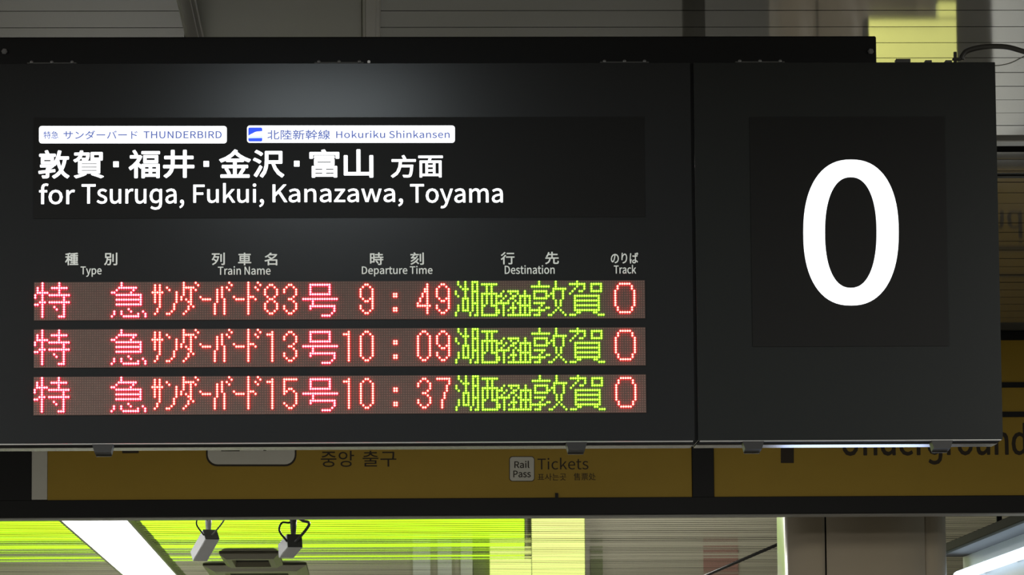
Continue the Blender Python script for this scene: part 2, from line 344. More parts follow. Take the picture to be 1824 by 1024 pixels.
    'ɡ': [434,[[153,-172,202,-172,309,-172,370,-113,370,-17,370,116,370,248,370,380,352,380,335,380,317,380,315,369,313,357,311,345,310,345,310,345,309,345,277,374,246,390,203,390,116,390,37,314,37,195,37,76,99,4,194,4,239,4,278,27,307,55,306,31,306,7,305,-17,305,-80,271,-121,202,-121,165,-121,125,-111,88,-86,80,-101,72,-116,64,-130,105,-158],[243,57,208,57,141,57,103,111,103,195,103,279,151,336,213,336,244,336,274,325,305,296,305,234,305,172,305,109,274,74]]],
    'の': [700,[[199,433,333,450,326,385,312,319,294,261,258,142,221,95,188,95,157,95,116,134,116,223,116,318],[382,385,391,451,511,440,578,353,578,247,578,126,490,59,401,39,384,36,363,32,340,30,351,13,362,-4,373,-22,539,0,636,98,636,245,636,387,532,503,368,503,197,503,62,370,62,218,62,102,124,31,186,31,251,31,306,105,349,249,369,314]]],
    'ば': [700,[[158,515,162,527,141,529,121,531,100,533,100,518,98,499,96,482,88,425,64,291,64,188,64,93,76,17,90,-34,107,-32,123,-31,139,-30,139,-22,137,-12,137,-6,137,3,138,16,140,26,148,60,174,132,190,181,181,188,171,196,162,203,150,175,133,132,122,100,117,134,115,164,115,198,115,276,136,415,150,480,152,493],[581,529,568,555,556,551,545,548,534,544,547,517,563,475,574,445,585,449,597,453,609,457,599,485],[651,550,638,576,627,573,615,569,604,565,618,539,634,498,645,467,657,471,669,475,681,480,670,508],[434,130,457,122,457,114,457,106,457,98,457,51,440,22,381,22,331,22,296,41,296,76,296,111,333,133,384,133,410,133],[505,518,508,532,487,532,466,532,445,532,446,520,447,501,447,489,447,460,447,431,447,402,425,401,403,401,381,401,340,401,303,403,263,406,263,389,263,371,263,354,304,351,340,349,380,349,403,350,425,350,447,351,448,293,452,224,454,170,434,174,412,176,389,176,298,176,246,130,246,71,246,8,297,-30,391,-30,485,-30,512,27,512,84,512,89,512,93,512,98,548,78,583,50,618,17,628,32,638,48,648,64,611,97,567,132,510,154,507,213,502,283,501,354,543,356,584,361,623,367,623,385,623,403,623,421,585,414,544,408,501,405,501,438,502,471,503,489,504,504]]],
    'り': [700,[[223,501,237,553,217,553,196,554,176,555,174,536,173,515,170,494,162,438,148,335,148,268,148,223,153,183,156,157,174,158,192,160,210,161,206,196,206,220,209,247,217,339,298,466,386,466,459,466,497,387,497,276,497,100,378,38,226,15,237,-1,248,-18,259,-35,433,-4,555,82,555,277,555,424,488,517,395,517,306,517,233,429,204,358,209,407]]],
    'サ': [700,[[53,403,47,405,47,384,47,364,47,344,55,345,87,346,117,346,142,346,167,346,193,346,193,308,193,271,193,233,193,207,190,176,190,169,210,169,231,169,251,169,251,176,249,207,249,233,249,271,249,308,249,346,315,346,382,346,448,346,448,336,448,327,448,317,448,121,384,61,257,12,273,-3,288,-18,304,-32,464,39,504,135,504,321,504,330,504,338,504,346,530,346,556,346,581,346,612,346,638,345,646,345,646,364,646,384,646,403,636,402,612,400,581,400,556,400,530,400,504,400,504,429,504,458,504,487,504,515,507,538,508,545,487,545,466,545,445,545,446,538,448,515,448,487,448,458,448,429,448,400,382,400,315,400,249,400,249,430,249,460,249,489,249,514,251,534,252,541,231,541,211,541,190,541,192,525,193,504,193,489,193,460,193,430,193,400,167,400,142,400,117,400,88,400]]],
    'ダ': [700,[[631,567,613,592,600,587,588,582,576,577,595,550,618,511,634,480,646,486,658,492,671,497,658,523],[341,515,353,534,332,540,310,547,289,554,285,536,273,511,267,499,235,435,162,329,42,254,58,242,73,230,89,218,167,272,230,341,275,403,353,403,432,403,511,403,497,346,461,271,416,209,367,244,314,278,268,305,256,292,243,278,230,265,275,237,329,201,379,165,317,97,226,32,108,-4,125,-18,141,-33,158,-48,277,-4,363,61,425,130,454,108,480,86,501,67,515,83,529,99,543,116,520,134,493,155,463,176,515,248,553,330,573,395,576,406,583,422,589,432,578,439,567,445,556,452,568,457,581,463,593,468,578,497,553,539,536,564,523,559,511,554,499,548,518,522,541,481,555,453,551,455,547,458,543,460,532,456,515,454,496,454,433,454,370,454,307,454,312,462,317,470,321,478,328,492]]],
    'ド': [700,[[477,478,459,504,447,498,434,493,421,487,444,455,466,417,483,380,496,386,510,392,523,398,507,431],[562,515,544,539,531,533,518,527,506,521,529,490,552,453,571,416,584,423,597,429,610,436,593,468],[214,92,214,53,214,27,212,-8,209,-30,232,-30,254,-30,277,-30,275,-8,272,30,272,53,272,129,272,206,272,283,350,259,471,212,547,171,555,191,563,211,571,230,497,268,365,317,272,345,272,384,272,422,272,460,272,481,275,511,277,533,254,533,231,533,208,533,212,511,214,480,214,460,214,401]]],
    'バ': [700,[[553,521,536,546,523,540,511,535,499,530,518,504,541,461,555,433,568,438,581,444,593,450,579,478],[632,548,613,574,600,568,588,563,576,558,596,532,618,492,634,461,646,467,659,473,672,478,658,504],[183,283,153,211,128,152,89,78,45,20,65,12,85,4,104,-5,144,51,181,123,207,188,237,259,263,362,271,406,274,422,279,442,284,457,263,462,242,466,221,471,212,389],[469,309,497,237,527,162,559,68,576,-4,597,3,618,10,639,17,620,80,582,187,555,256,525,331,480,427,452,478,433,471,415,465,396,459,426,407]]],
    'ン': [700,[[209,480,159,513,146,499,132,485,119,471,171,436,258,361,293,324,308,339,323,354,338,368,298,408],[221,62,99,44,111,25,123,6,136,-13,252,8,341,51,411,95,517,162,599,257,646,345,635,364,624,384,613,404,572,318,487,214,379,146,312,105]]],
    'ー': [700,[[92,302,71,303,71,280,71,257,71,235,93,237,130,238,169,238,221,238,501,238,553,238,585,238,614,235,628,235,628,257,628,280,628,303,613,302,588,300,553,300,501,300,221,300,169,300,130,300]]],
    '井': [700,[[110,443,64,443,64,426,64,408,64,391,110,391,155,391,200,391,200,365,200,339,200,313,200,283,200,254,197,225,145,225,94,225,42,225,42,208,42,190,42,172,91,172,140,172,188,172,172,97,134,30,50,-25,64,-33,85,-51,95,-63,190,1,230,82,245,172,313,172,381,172,450,172,450,96,450,20,450,-56,468,-56,486,-56,504,-56,504,20,504,96,504,172,556,172,608,172,660,172,660,190,660,208,660,225,608,225,556,225,504,225,504,281,504,336,504,391,550,391,597,391,643,391,643,408,643,426,643,443,597,443,550,443,504,443,504,491,504,539,504,586,486,586,468,586,450,586,450,539,450,491,450,443,385,443,320,443,255,443,255,491,255,538,255,585,237,585,218,585,200,585,200,538,200,491,200,443,155,443],[318,225,252,225,254,254,255,284,255,313,255,339,255,365,255,391,320,391,385,391,450,391,450,336,450,281,450,225,384,225]]],
    '先': [700,[[341,588,324,588,324,552,324,515,324,479,282,479,241,479,200,479,209,507,218,535,225,561,208,565,190,568,172,572,155,499,120,405,71,346,85,341,105,329,117,321,141,351,162,389,179,429,227,429,275,429,324,429,324,381,324,334,324,287,230,287,136,287,43,287,43,270,43,253,43,236,104,236,165,236,225,236,214,120,182,31,33,-15,46,-26,60,-46,67,-60,226,-4,265,99,280,236,325,236,369,236,414,236,414,167,414,99,414,30,414,-28,429,-45,492,-45,505,-45,578,-45,591,-45,648,-45,662,-18,668,89,653,93,631,102,620,111,617,20,613,6,587,6,571,6,511,6,498,6,471,6,466,9,466,30,466,99,466,167,466,236,530,236,594,236,658,236,658,253,658,270,658,287,564,287,471,287,377,287,377,334,377,381,377,429,454,429,531,429,608,429,608,445,608,462,608,479,531,479,454,479,377,479,377,515,377,552,377,588,359,588]]],
    '列': [700,[[467,507,450,507,450,376,450,246,450,115,467,115,484,115,501,115,501,246,501,376,501,507,484,507],[612,585,594,585,594,394,594,203,594,12,594,1,590,-2,578,-3,567,-4,531,-4,492,-2,499,-17,508,-39,510,-53,564,-53,597,-52,618,-44,639,-36,647,-20,647,13,647,203,647,394,647,585,629,585],[137,224,127,211,162,187,206,153,233,127,186,60,125,12,55,-15,67,-26,81,-46,87,-60,235,7,344,144,379,387,368,390,357,393,347,396,344,396,341,395,338,394,285,394,232,394,180,394,191,428,201,464,209,500,273,500,336,500,400,500,400,517,400,534,400,550,281,550,162,550,43,550,43,534,43,517,43,500,81,500,119,500,157,500,132,393,93,293,37,228,49,221,69,203,78,193,111,235,139,286,162,346,215,346,268,346,321,346,308,280,288,222,261,173,234,197,191,228,157,250,147,237]]],
    '別': [700,[[432,504,415,504,415,375,415,245,415,116,432,116,449,116,466,116,466,245,466,375,466,504,449,504],[604,575,587,575,587,388,587,201,587,14,587,1,582,-4,569,-4,555,-5,511,-5,461,-4,469,-18,478,-43,481,-57,546,-57,585,-56,608,-47,630,-38,639,-22,639,14,639,201,639,388,639,575,622,575],[115,464,115,509,174,509,234,509,293,509,293,464,293,419,293,374,234,374,174,374,115,374,115,419],[159,556,67,556,67,479,67,403,67,326,92,326,118,326,144,326,137,199,118,55,23,-22,36,-29,52,-45,60,-57,134,4,167,101,182,204,221,204,260,204,298,204,291,64,283,12,272,-2,266,-9,259,-10,247,-10,235,-10,202,-10,167,-6,176,-20,181,-39,182,-53,216,-55,251,-55,268,-53,289,-51,302,-47,314,-33,333,-11,340,53,348,229,348,235,349,251,349,251,295,251,242,251,188,251,191,276,193,301,195,326,244,326,294,326,344,326,344,403,344,479,344,556,251,556]]],
    '刻': [700,[[613,580,596,580,596,391,596,201,596,12,596,0,591,-4,579,-4,567,-5,527,-6,484,-4,492,-18,499,-40,501,-54,562,-54,597,-53,618,-45,639,-36,648,-22,648,12,648,201,648,391,648,580,630,580],[487,508,471,508,471,377,471,247,471,117,487,117,504,117,520,117,520,247,520,377,520,508,504,508],[338,400,322,405,310,381,296,359,280,336,232,334,185,332,137,331,172,366,207,410,237,453,298,453,359,453,420,453,420,469,420,485,420,501,372,501,324,501,275,501,268,527,249,564,229,592,213,587,197,583,181,578,196,555,211,525,218,501,158,501,98,501,38,501,38,485,38,469,38,453,84,453,130,453,176,453,146,407,110,365,98,353,83,338,70,326,57,324,64,310,71,286,74,275,87,281,109,284,243,291,188,230,120,179,46,144,56,134,72,113,79,102,197,165,305,265,370,389,354,394],[384,265,368,272,299,148,176,48,41,-11,51,-21,68,-44,75,-55,148,-19,218,29,281,85,321,49,366,4,389,-25,402,-13,415,-1,428,11,403,39,354,83,314,118,354,159,388,204,416,253,400,259]]],
    '北': [700,[[75,103,24,85,32,68,40,51,48,34,99,55,162,81,225,109,225,56,225,3,225,-50,243,-50,261,-50,279,-50,279,159,279,367,279,576,261,576,243,576,225,576,225,521,225,465,225,410,165,410,105,410,45,410,45,393,45,375,45,358,105,358,165,358,225,358,225,292,225,227,225,161,150,132],[637,452,624,468,581,428,515,381,450,342,450,419,450,497,450,575,432,575,414,575,396,575,396,402,396,229,396,56,396,-19,415,-40,481,-40,495,-40,579,-40,594,-40,662,-40,676,6,682,133,667,137,646,147,632,158,627,42,623,11,590,11,571,11,501,11,487,11,456,11,450,18,450,55,450,133,450,210,450,287,525,328,604,376,663,422,650,437]]],
    '名': [700,[[198,380,184,370,220,346,261,312,292,284,210,241,120,209,33,191,43,179,55,157,60,143,99,152,138,163,176,177,176,100,176,22,176,-55,194,-55,211,-55,229,-55,229,-43,229,-31,229,-19,333,-19,437,-19,541,-19,541,-31,541,-43,541,-55,559,-55,577,-55,595,-55,595,42,595,140,595,238,502,238,409,238,316,238,432,300,534,387,591,499,579,507,568,514,556,521,553,520,550,519,547,518,464,518,382,518,299,518,316,538,331,558,345,578,324,582,304,586,284,590,243,523,163,445,48,391,61,382,78,363,85,351,152,385,207,426,253,470,340,470,426,470,513,470,472,408,411,356,341,312,308,340,262,375,225,401,211,391],[541,83,541,29,437,29,333,29,229,29,229,83,229,136,229,190,333,190,437,190,541,190,541,136]]],
    '售': [700,[[191,585,175,590,141,511,83,433,22,383,33,374,53,353,60,344,81,363,102,386,123,411,123,334,123,256,123,179,140,179,157,179,174,179,174,188,174,197,174,207,327,207,479,207,632,207,632,220,632,234,632,248,556,248,481,248,405,248,405,265,405,283,405,300,465,300,525,300,584,300,584,313,584,325,584,338,525,338,465,338,405,338,405,354,405,370,405,386,464,386,523,386,582,386,582,398,582,411,582,424,523,424,464,424,405,424,405,440,405,455,405,471,475,471,546,471,616,471,616,485,616,498,616,511,549,511,482,511,415,511,405,535,389,565,374,589,358,584,342,580,326,575,338,555,349,532,358,511,302,511,247,511,191,511,203,532,214,553,224,574,208,579],[278,156,122,156,122,85,122,14,122,-57,139,-57,156,-57,174,-57,174,-46,174,-35,174,-24,295,-24,415,-24,536,-24,536,-35,536,-46,536,-57,554,-57,572,-57,590,-57,590,14,590,85,590,156,434,156],[295,20,174,20,174,50,174,81,174,112,295,112,415,112,536,112,536,81,536,50,536,20,415,20],[294,386,354,386,354,370,354,354,354,338,294,338,234,338,174,338,174,354,174,370,174,386,234,386],[354,440,354,424,294,424,234,424,174,424,174,440,174,455,174,471,234,471,294,471,354,471,354,455],[294,300,354,300,354,283,354,265,354,248,294,248,234,248,174,248,174,265,174,283,174,300,234,300]]],
    '处': [700,[[258,429,298,429,285,330,261,249,227,183,198,231,175,292,158,370,164,389,170,408,176,429,217,429],[173,581,154,585,135,448,92,316,36,243,50,236,69,222,79,214,97,238,114,268,130,301,148,234,172,179,199,136,153,67,94,18,24,-16,37,-24,58,-45,67,-57,132,-24,187,24,232,89,318,-12,431,-34,551,-34,585,-34,620,-34,654,-34,658,-19,667,7,676,20,648,20,576,20,554,20,446,20,340,39,261,134,309,220,342,329,357,469,346,472,334,476,323,479,319,478,316,478,312,477,271,477,230,477,189,477,197,508,204,540,209,572,191,577],[449,587,431,587,431,415,431,243,431,71,449,71,468,71,487,71,487,169,487,267,487,364,534,309,585,243,610,200,625,209,641,219,656,228,625,279,558,358,505,416,499,412,493,409,487,405,487,466,487,526,487,587,468,587]]],
    '富': [700,[[283,443,148,443,148,430,148,417,148,405,283,405,417,405,552,405,552,417,552,430,552,443,417,443],[199,310,199,328,298,328,397,328,496,328,496,310,496,292,496,275,397,275,298,275,199,275,199,292],[283,366,151,366,151,323,151,280,151,237,283,237,415,237,548,237,548,280,548,323,548,366,415,366],[265,156,321,156,321,138,321,119,321,101,265,101,209,101,153,101,153,119,153,138,153,156,209,156],[373,138,373,156,432,156,492,156,551,156,551,138,551,119,551,101,492,101,432,101,373,101,373,119],[265,64,321,64,321,46,321,27,321,8,265,8,209,8,153,8,153,27,153,46,153,64,209,64],[373,46,373,64,432,64,492,64,551,64,551,46,551,27,551,8,492,8,432,8,373,8,373,27],[270,197,104,197,104,112,104,27,104,-57,120,-57,137,-57,153,-57,153,-49,153,-41,153,-33,286,-33,419,-33,551,-33,551,-40,551,-47,551,-54,568,-54,586,-54,603,-54,603,30,603,113,603,197,437,197],[316,587,298,583,307,567,317,548,325,532,236,532,146,532,57,532,57,487,57,443,57,398,74,398,91,398,108,398,108,428,108,457,108,486,270,486,431,486,593,486,593,457,593,428,593,398,611,398,628,398,646,398,646,443,646,487,646,532,560,532,474,532,389,532,380,550,366,576,353,595,335,591]]],
    '山': [700,[[94,443,76,443,76,295,76,147,76,-1,241,-1,406,-1,571,-1,571,-19,571,-36,571,-53,589,-53,607,-53,625,-53,625,112,625,278,625,443,607,443,589,443,571,443,571,313,571,182,571,52,507,52,442,52,377,52,377,228,377,404,377,581,359,581,340,581,322,581,322,404,322,228,322,52,258,52,194,52,130,52,130,182,130,312,130,443,112,443]]],
    '幹': [700,[[108,252,108,271,160,271,212,271,265,271,265,252,265,234,265,215,212,215,160,215,108,215,108,234],[108,347,108,365,160,365,212,365,265,365,265,347,265,329,265,311,212,311,160,311,108,311,108,329],[506,595,491,600,455,510,387,419,314,373,314,384,314,396,314,408,280,408,246,408,212,408,212,426,212,444,212,462,253,462,294,462,335,462,335,478,335,493,335,509,294,509,253,509,212,509,212,535,212,561,212,588,195,588,179,588,162,588,162,561,162,535,162,509,120,509,78,509,36,509,36,493,36,478,36,462,78,462,120,462,162,462,162,444,162,426,162,408,128,408,95,408,61,408,61,329,61,251,61,173,95,173,128,173,162,173,162,155,162,137,162,118,117,118,73,118,29,118,29,102,29,87,29,71,73,71,117,71,162,71,162,29,162,-13,162,-55,179,-55,195,-55,212,-55,212,-13,212,29,212,71,255,71,298,71,341,71,341,87,341,102,341,118,298,118,255,118,212,118,212,137,212,155,212,173,246,173,280,173,314,173,314,235,314,298,314,360,324,350,335,337,341,327,398,366,452,428,494,499,536,433,596,366,648,329,655,340,671,357,682,366,624,402,554,475,516,541,523,555,529,570,536,585,521,590],[385,174,341,174,341,158,341,142,341,126,385,126,429,126,473,126,473,65,473,5,473,-56,490,-56,507,-56,525,-56,525,5,525,65,525,126,567,126,610,126,653,126,653,142,653,158,653,174,610,174,567,174,525,174,525,213,525,251,525,289,557,289,589,289,622,289,622,306,622,322,622,338,538,338,454,338,370,338,370,322,370,306,370,289,405,289,439,289,473,289,473,251,473,213,473,174,429,174]]],
    '急': [700,[[201,127,183,127,183,92,183,58,183,24,183,-32,204,-46,286,-46,304,-46,431,-46,448,-46,515,-46,532,-25,539,60,525,62,503,70,491,78,487,11,482,2,445,2,417,2,310,2,289,2,244,2,236,6,236,24,236,58,236,92,236,127,218,127],[302,155,289,146,326,111,370,62,389,30,403,40,417,49,431,59,411,92,367,139,328,172,315,163],[553,132,537,126,569,80,603,16,616,-23,633,-16,649,-10,665,-3,651,37,616,98,583,144,568,138],[117,119,102,125,85,85,57,28,29,-8,46,-15,62,-23,78,-31,103,6,129,64,147,105,132,112],[244,587,225,590,192,528,128,452,36,398,48,389,65,372,73,360,90,371,107,383,123,396,123,391,123,385,123,380,256,380,389,380,522,380,522,361,522,341,522,321,392,321,262,321,132,321,132,308,132,294,132,280,262,280,392,280,522,280,522,260,522,240,522,220,384,220,246,220,109,220,109,205,109,190,109,176,264,176,419,176,574,176,574,258,574,341,574,424,527,424,480,424,433,424,454,452,477,485,493,515,481,522,469,530,457,538,454,537,452,536,449,536,384,536,319,536,254,536,264,550,273,565,282,580,263,583],[229,424,157,424,181,445,202,468,221,492,287,492,353,492,419,492,405,468,389,443,372,424,300,424]]],
    '敦': [700,[[125,366,125,387,180,387,236,387,291,387,291,366,291,346,291,326,236,326,180,326,125,326,125,346],[166,425,81,425,81,380,81,334,81,289,166,289,252,289,338,289,338,334,338,380,338,425,252,425],[450,394,450,395,489,395,527,395,565,395,553,313,536,242,509,182,482,244,463,316,450,394,450,394],[467,584,450,588,429,471,391,358,338,284,348,275,366,254,374,243,391,266,405,292,419,321,435,249,454,185,481,128,444,67,394,19,324,-17,335,-27,352,-48,359,-57,422,-22,471,23,508,78,543,22,587,-23,643,-53,651,-39,667,-20,679,-10,619,19,573,66,537,126,576,200,600,288,616,395,632,395,649,395,666,395,666,411,666,427,666,443,600,443,533,443,467,443,480,487,492,532,501,578,484,581],[178,584,162,581,173,558,183,530,191,506,142,506,93,506,43,506,43,491,43,476,43,461,155,461,267,461,379,461,379,476,379,491,379,506,334,506,289,506,244,506,236,532,222,565,209,592,194,588],[214,176,190,165,190,149,190,134,190,119,136,113,82,106,27,100,30,85,32,70,34,55,86,61,138,68,190,75,190,51,190,27,190,4,190,-4,188,-6,178,-7,168,-8,135,-8,97,-6,105,-20,112,-38,114,-50,162,-50,194,-51,214,-43,234,-36,239,-23,239,3,239,29,239,55,239,81,283,87,327,93,372,99,372,114,371,128,371,142,327,137,283,131,239,125,239,133,239,140,239,147,279,169,320,199,351,229,341,237,331,244,321,252,317,251,314,250,311,249,228,249,145,249,62,249,62,236,62,222,62,209,129,209,196,209,263,209,241,192]]],
    '新': [700,[[264,155,252,149,273,114,298,67,310,36,322,43,334,51,347,58,336,88,311,133,288,168,276,162],[109,161,95,165,81,122,57,78,29,48,39,41,57,28,66,21,93,54,121,105,137,154,123,158],[466,534,387,521,387,441,387,360,387,280,387,187,382,67,322,-18,333,-24,354,-40,363,-50,427,41,436,179,436,280,436,288,436,295,436,303,472,303,507,303,543,303,543,184,543,66,543,-53,560,-53,577,-53,594,-53,594,66,594,184,594,303,620,303,645,303,671,303,671,319,671,335,671,352,593,352,514,352,436,352,436,396,436,441,436,486,511,497,590,515,649,537,635,550,621,563,606,576,556,555],[166,583,150,579,161,560,172,536,181,515,135,515,89,515,43,515,43,500,43,485,43,471,146,471,249,471,352,471,352,485,352,500,352,515,313,515,274,515,235,515,226,538,211,568,197,591,182,587],[280,464,264,467,256,435,239,387,226,355,162,355,97,355,32,355,32,340,32,325,32,310,80,310,128,310,176,310,176,286,176,262,176,237,129,237,82,237,35,237,35,222,35,207,35,191,82,191,129,191,176,191,176,132,176,72,176,13,176,6,174,4,167,4,160,3,138,3,113,4,120,-9,127,-29,129,-41,163,-41,187,-41,203,-33,219,-25,224,-13,224,12,224,72,224,131,224,191,268,191,311,191,355,191,355,207,355,222,355,237,311,237,268,237,224,237,224,262,224,286,224,310,271,310,317,310,363,310,363,325,363,340,363,355,334,355,304,355,274,355,287,384,300,422,313,457,297,460],[102,459,88,456,102,424,113,382,116,355,131,359,146,363,161,368,158,394,146,436,131,466,117,462]]],
    '方': [700,[[325,579,308,573,326,540,347,495,356,467,253,467,150,467,48,467,48,450,48,433,48,416,111,416,175,416,239,416,230,255,213,74,32,-16,46,-26,63,-44,71,-57,204,12,256,128,279,253,362,253,446,253,529,253,518,95,504,27,484,8,475,1,466,0,450,0,431,0,382,1,332,5,342,-9,349,-31,351,-46,398,-50,444,-50,468,-48,496,-47,512,-41,529,-24,557,4,571,80,585,279,586,286,587,304,587,304,487,304,387,304,287,304,291,341,294,379,296,416,416,416,536,416,655,416,655,433,655,450,655,467,557,467,458,467,360,467,377,474,393,482,410,489,400,517,378,560,359,592,342,586]]],
    '時': [700,[[326,155,312,146,347,109,385,57,401,23,415,32,430,41,445,50,429,85,389,135,354,171,340,163],[459,589,442,589,442,561,442,533,442,505,393,505,344,505,295,505,295,489,295,474,295,458,344,458,393,458,442,458,442,428,442,399,442,369,383,369,324,369,265,369,265,353,265,337,265,321,355,321,445,321,534,321,534,295,534,269,534,242,446,242,357,242,269,242,269,227,269,211,269,195,357,195,446,195,534,195,534,133,534,70,534,7,534,-4,531,-6,520,-6,508,-7,468,-7,426,-6,433,-20,441,-41,443,-55,500,-55,535,-54,557,-46,579,-39,586,-24,586,6,586,69,586,132,586,195,613,195,641,195,668,195,668,211,668,227,668,242,641,242,613,242,586,242,586,269,586,295,586,321,616,321,645,321,675,321,675,337,675,353,675,369,615,369,554,369,494,369,494,399,494,428,494,458,544,458,595,458,646,458,646,474,646,489,646,505,595,505,544,505,494,505,494,533,494,561,494,589,476,589],[170,291,204,291,204,237,204,183,204,130,170,130,136,130,102,130,102,183,102,237,102,291,136,291],[204,391,204,339,170,339,136,339,102,339,102,391,102,443,102,494,136,494,170,494,204,494,204,443],[120,543,53,543,53,370,53,197,53,25,70,25,86,25,102,25,102,44,102,63,102,82,153,82,203,82,254,82,254,236,254,389,254,543,187,543]]],
    '沢': [700,[[74,557,64,545,110,524,165,489,191,463,201,477,212,492,222,506,195,532,139,563,94,583,84,570],[36,368,27,355,73,335,129,303,156,279,166,293,176,308,186,322,158,345,100,377,55,394,45,381],[82,42,46,-12,61,-23,77,-35,92,-46,130,20,176,108,210,182,197,193,183,204,170,215,132,135],[421,329,339,329,339,337,339,344,339,352,339,402,339,453,339,504,421,504,503,504,585,504,585,445,585,387,585,329,503,329],[404,555,286,555,286,487,286,419,286,352,286,236,276,81,176,-27,189,-33,211,-48,221,-58,305,34,331,165,337,277,365,277,394,277,422,277,461,127,532,4,642,-57,651,-42,668,-20,681,-9,580,41,511,149,474,277,529,277,584,277,639,277,639,370,639,462,639,555,521,555]]],
    '特': [700,[[333,156,320,148,354,114,391,66,406,34,420,43,434,52,448,61,431,93,394,139,359,172,346,164],[466,589,450,589,450,563,450,538,450,513,404,513,359,513,313,513,313,496,313,480,313,464,359,464,404,464,450,464,450,434,450,405,450,375,391,375,331,375,272,375,272,359,272,342,272,326,360,326,447,326,535,326,535,298,535,270,535,242,451,242,367,242,284,242,284,226,284,209,284,193,367,193,451,193,535,193,535,131,535,70,535,9,535,-1,532,-2,521,-4,509,-5,471,-5,429,-4,436,-18,443,-41,445,-56,499,-56,535,-55,557,-47,579,-39,585,-23,585,9,585,70,585,131,585,193,613,193,640,193,667,193,667,209,667,226,667,242,640,242,613,242,585,242,585,270,585,298,585,326,614,326,642,326,671,326,671,342,671,359,671,375,614,375,556,375,499,375,499,405,499,434,499,464,546,464,592,464,639,464,639,480,639,496,639,513,592,513,546,513,499,513,499,538,499,563,499,589,483,589],[83,532,68,534,62,447,48,356,27,297,38,293,59,282,68,275,78,307,88,348,95,394,113,394,131,394,148,394,148,336,148,279,148,222,104,209,64,197,33,189,37,171,40,154,44,136,79,147,114,158,148,169,148,94,148,19,148,-56,165,-56,182,-56,199,-56,199,25,199,105,199,186,223,194,247,201,271,209,270,226,268,242,267,258,244,251,222,244,199,237,199,289,199,342,199,394,221,394,243,394,265,394,265,410,265,427,265,444,243,444,221,444,199,444,199,492,199,540,199,588,182,588,165,588,148,588,148,540,148,492,148,444,133,444,118,444,103,444,106,471,109,499,112,527,97,529]]],
    '票': [700,[[465,84,452,75,511,42,584,-7,619,-39,633,-29,646,-18,660,-8,621,25,548,71,490,102,478,93],[275,256,123,256,123,242,123,228,123,214,275,214,427,214,579,214,579,228,579,242,579,256,427,256],[206,98,190,104,153,60,90,17,31,-10,43,-18,63,-36,71,-45,130,-14,197,36,239,87,222,92],[247,165,38,165,38,151,38,136,38,121,133,121,229,121,324,121,324,81,324,41,324,1,324,-7,322,-9,312,-10,301,-11,268,-11,229,-9,236,-23,244,-43,246,-57,297,-57,329,-56,350,-48,372,-41,377,-27,377,0,377,40,377,81,377,121,473,121,569,121,665,121,665,136,665,151,665,165,456,165],[139,463,88,463,88,409,88,355,88,301,264,301,440,301,617,301,617,355,617,409,617,463,562,463,507,463,452,463,452,481,452,499,452,517,518,517,585,517,651,517,651,531,651,546,651,560,449,560,247,560,46,560,46,546,46,531,46,517,111,517,177,517,243,517,243,499,243,481,243,463,191,463],[291,499,291,517,328,517,366,517,403,517,403,499,403,481,403,463,366,463,328,463,291,463,291,481],[137,396,137,423,172,423,208,423,243,423,243,396,243,369,243,342,208,342,172,342,137,342,137,369],[291,396,291,423,328,423,366,423,403,423,403,396,403,369,403,342,366,342,328,342,291,342,291,369],[452,396,452,423,490,423,528,423,565,423,565,396,565,369,565,342,528,342,490,342,452,342,452,369]]],
    '福': [700,[[107,572,93,567,112,534,136,491,147,464,161,471,176,478,190,485,179,511,155,552,135,584,121,578],[373,393,373,419,440,419,507,419,574,419,574,393,574,367,574,342,507,342,440,342,373,342,373,367],[425,461,326,461,326,407,326,353,326,299,425,299,524,299,623,299,623,353,623,407,623,461,524,461],[411,554,286,554,286,539,286,524,286,508,411,508,535,508,660,508,660,524,660,539,660,554,535,554],[409,210,445,210,445,186,445,162,445,137,409,137,374,137,338,137,338,162,338,186,338,210,374,210],[492,186,492,210,530,210,567,210,604,210,604,186,604,162,604,137,567,137,530,137,492,137,492,162],[409,96,445,96,445,71,445,46,445,21,409,21,374,21,338,21,338,46,338,71,338,96,374,96],[492,71,492,96,530,96,567,96,604,96,604,71,604,46,604,21,567,21,530,21,492,21,492,46],[106,457,39,457,39,441,39,425,39,409,98,409,157,409,216,409,172,316,90,228,13,177,22,168,35,144,41,130,72,152,104,180,134,212,134,123,134,34,134,-55,151,-55,169,-55,186,-55,186,46,186,147,186,248,211,221,245,186,260,167,270,180,279,194,289,207,289,120,289,32,289,-56,306,-56,322,-56,338,-56,338,-45,338,-34,338,-23,427,-23,516,-23,604,-23,604,-33,604,-44,604,-54,621,-54,638,-54,655,-54,655,49,655,151,655,254,533,254,411,254,289,254,289,239,289,225,289,211,275,225,224,271,200,291,232,337,261,387,281,440,271,446,262,452,252,459,249,458,246,457,242,457,174,457]]],
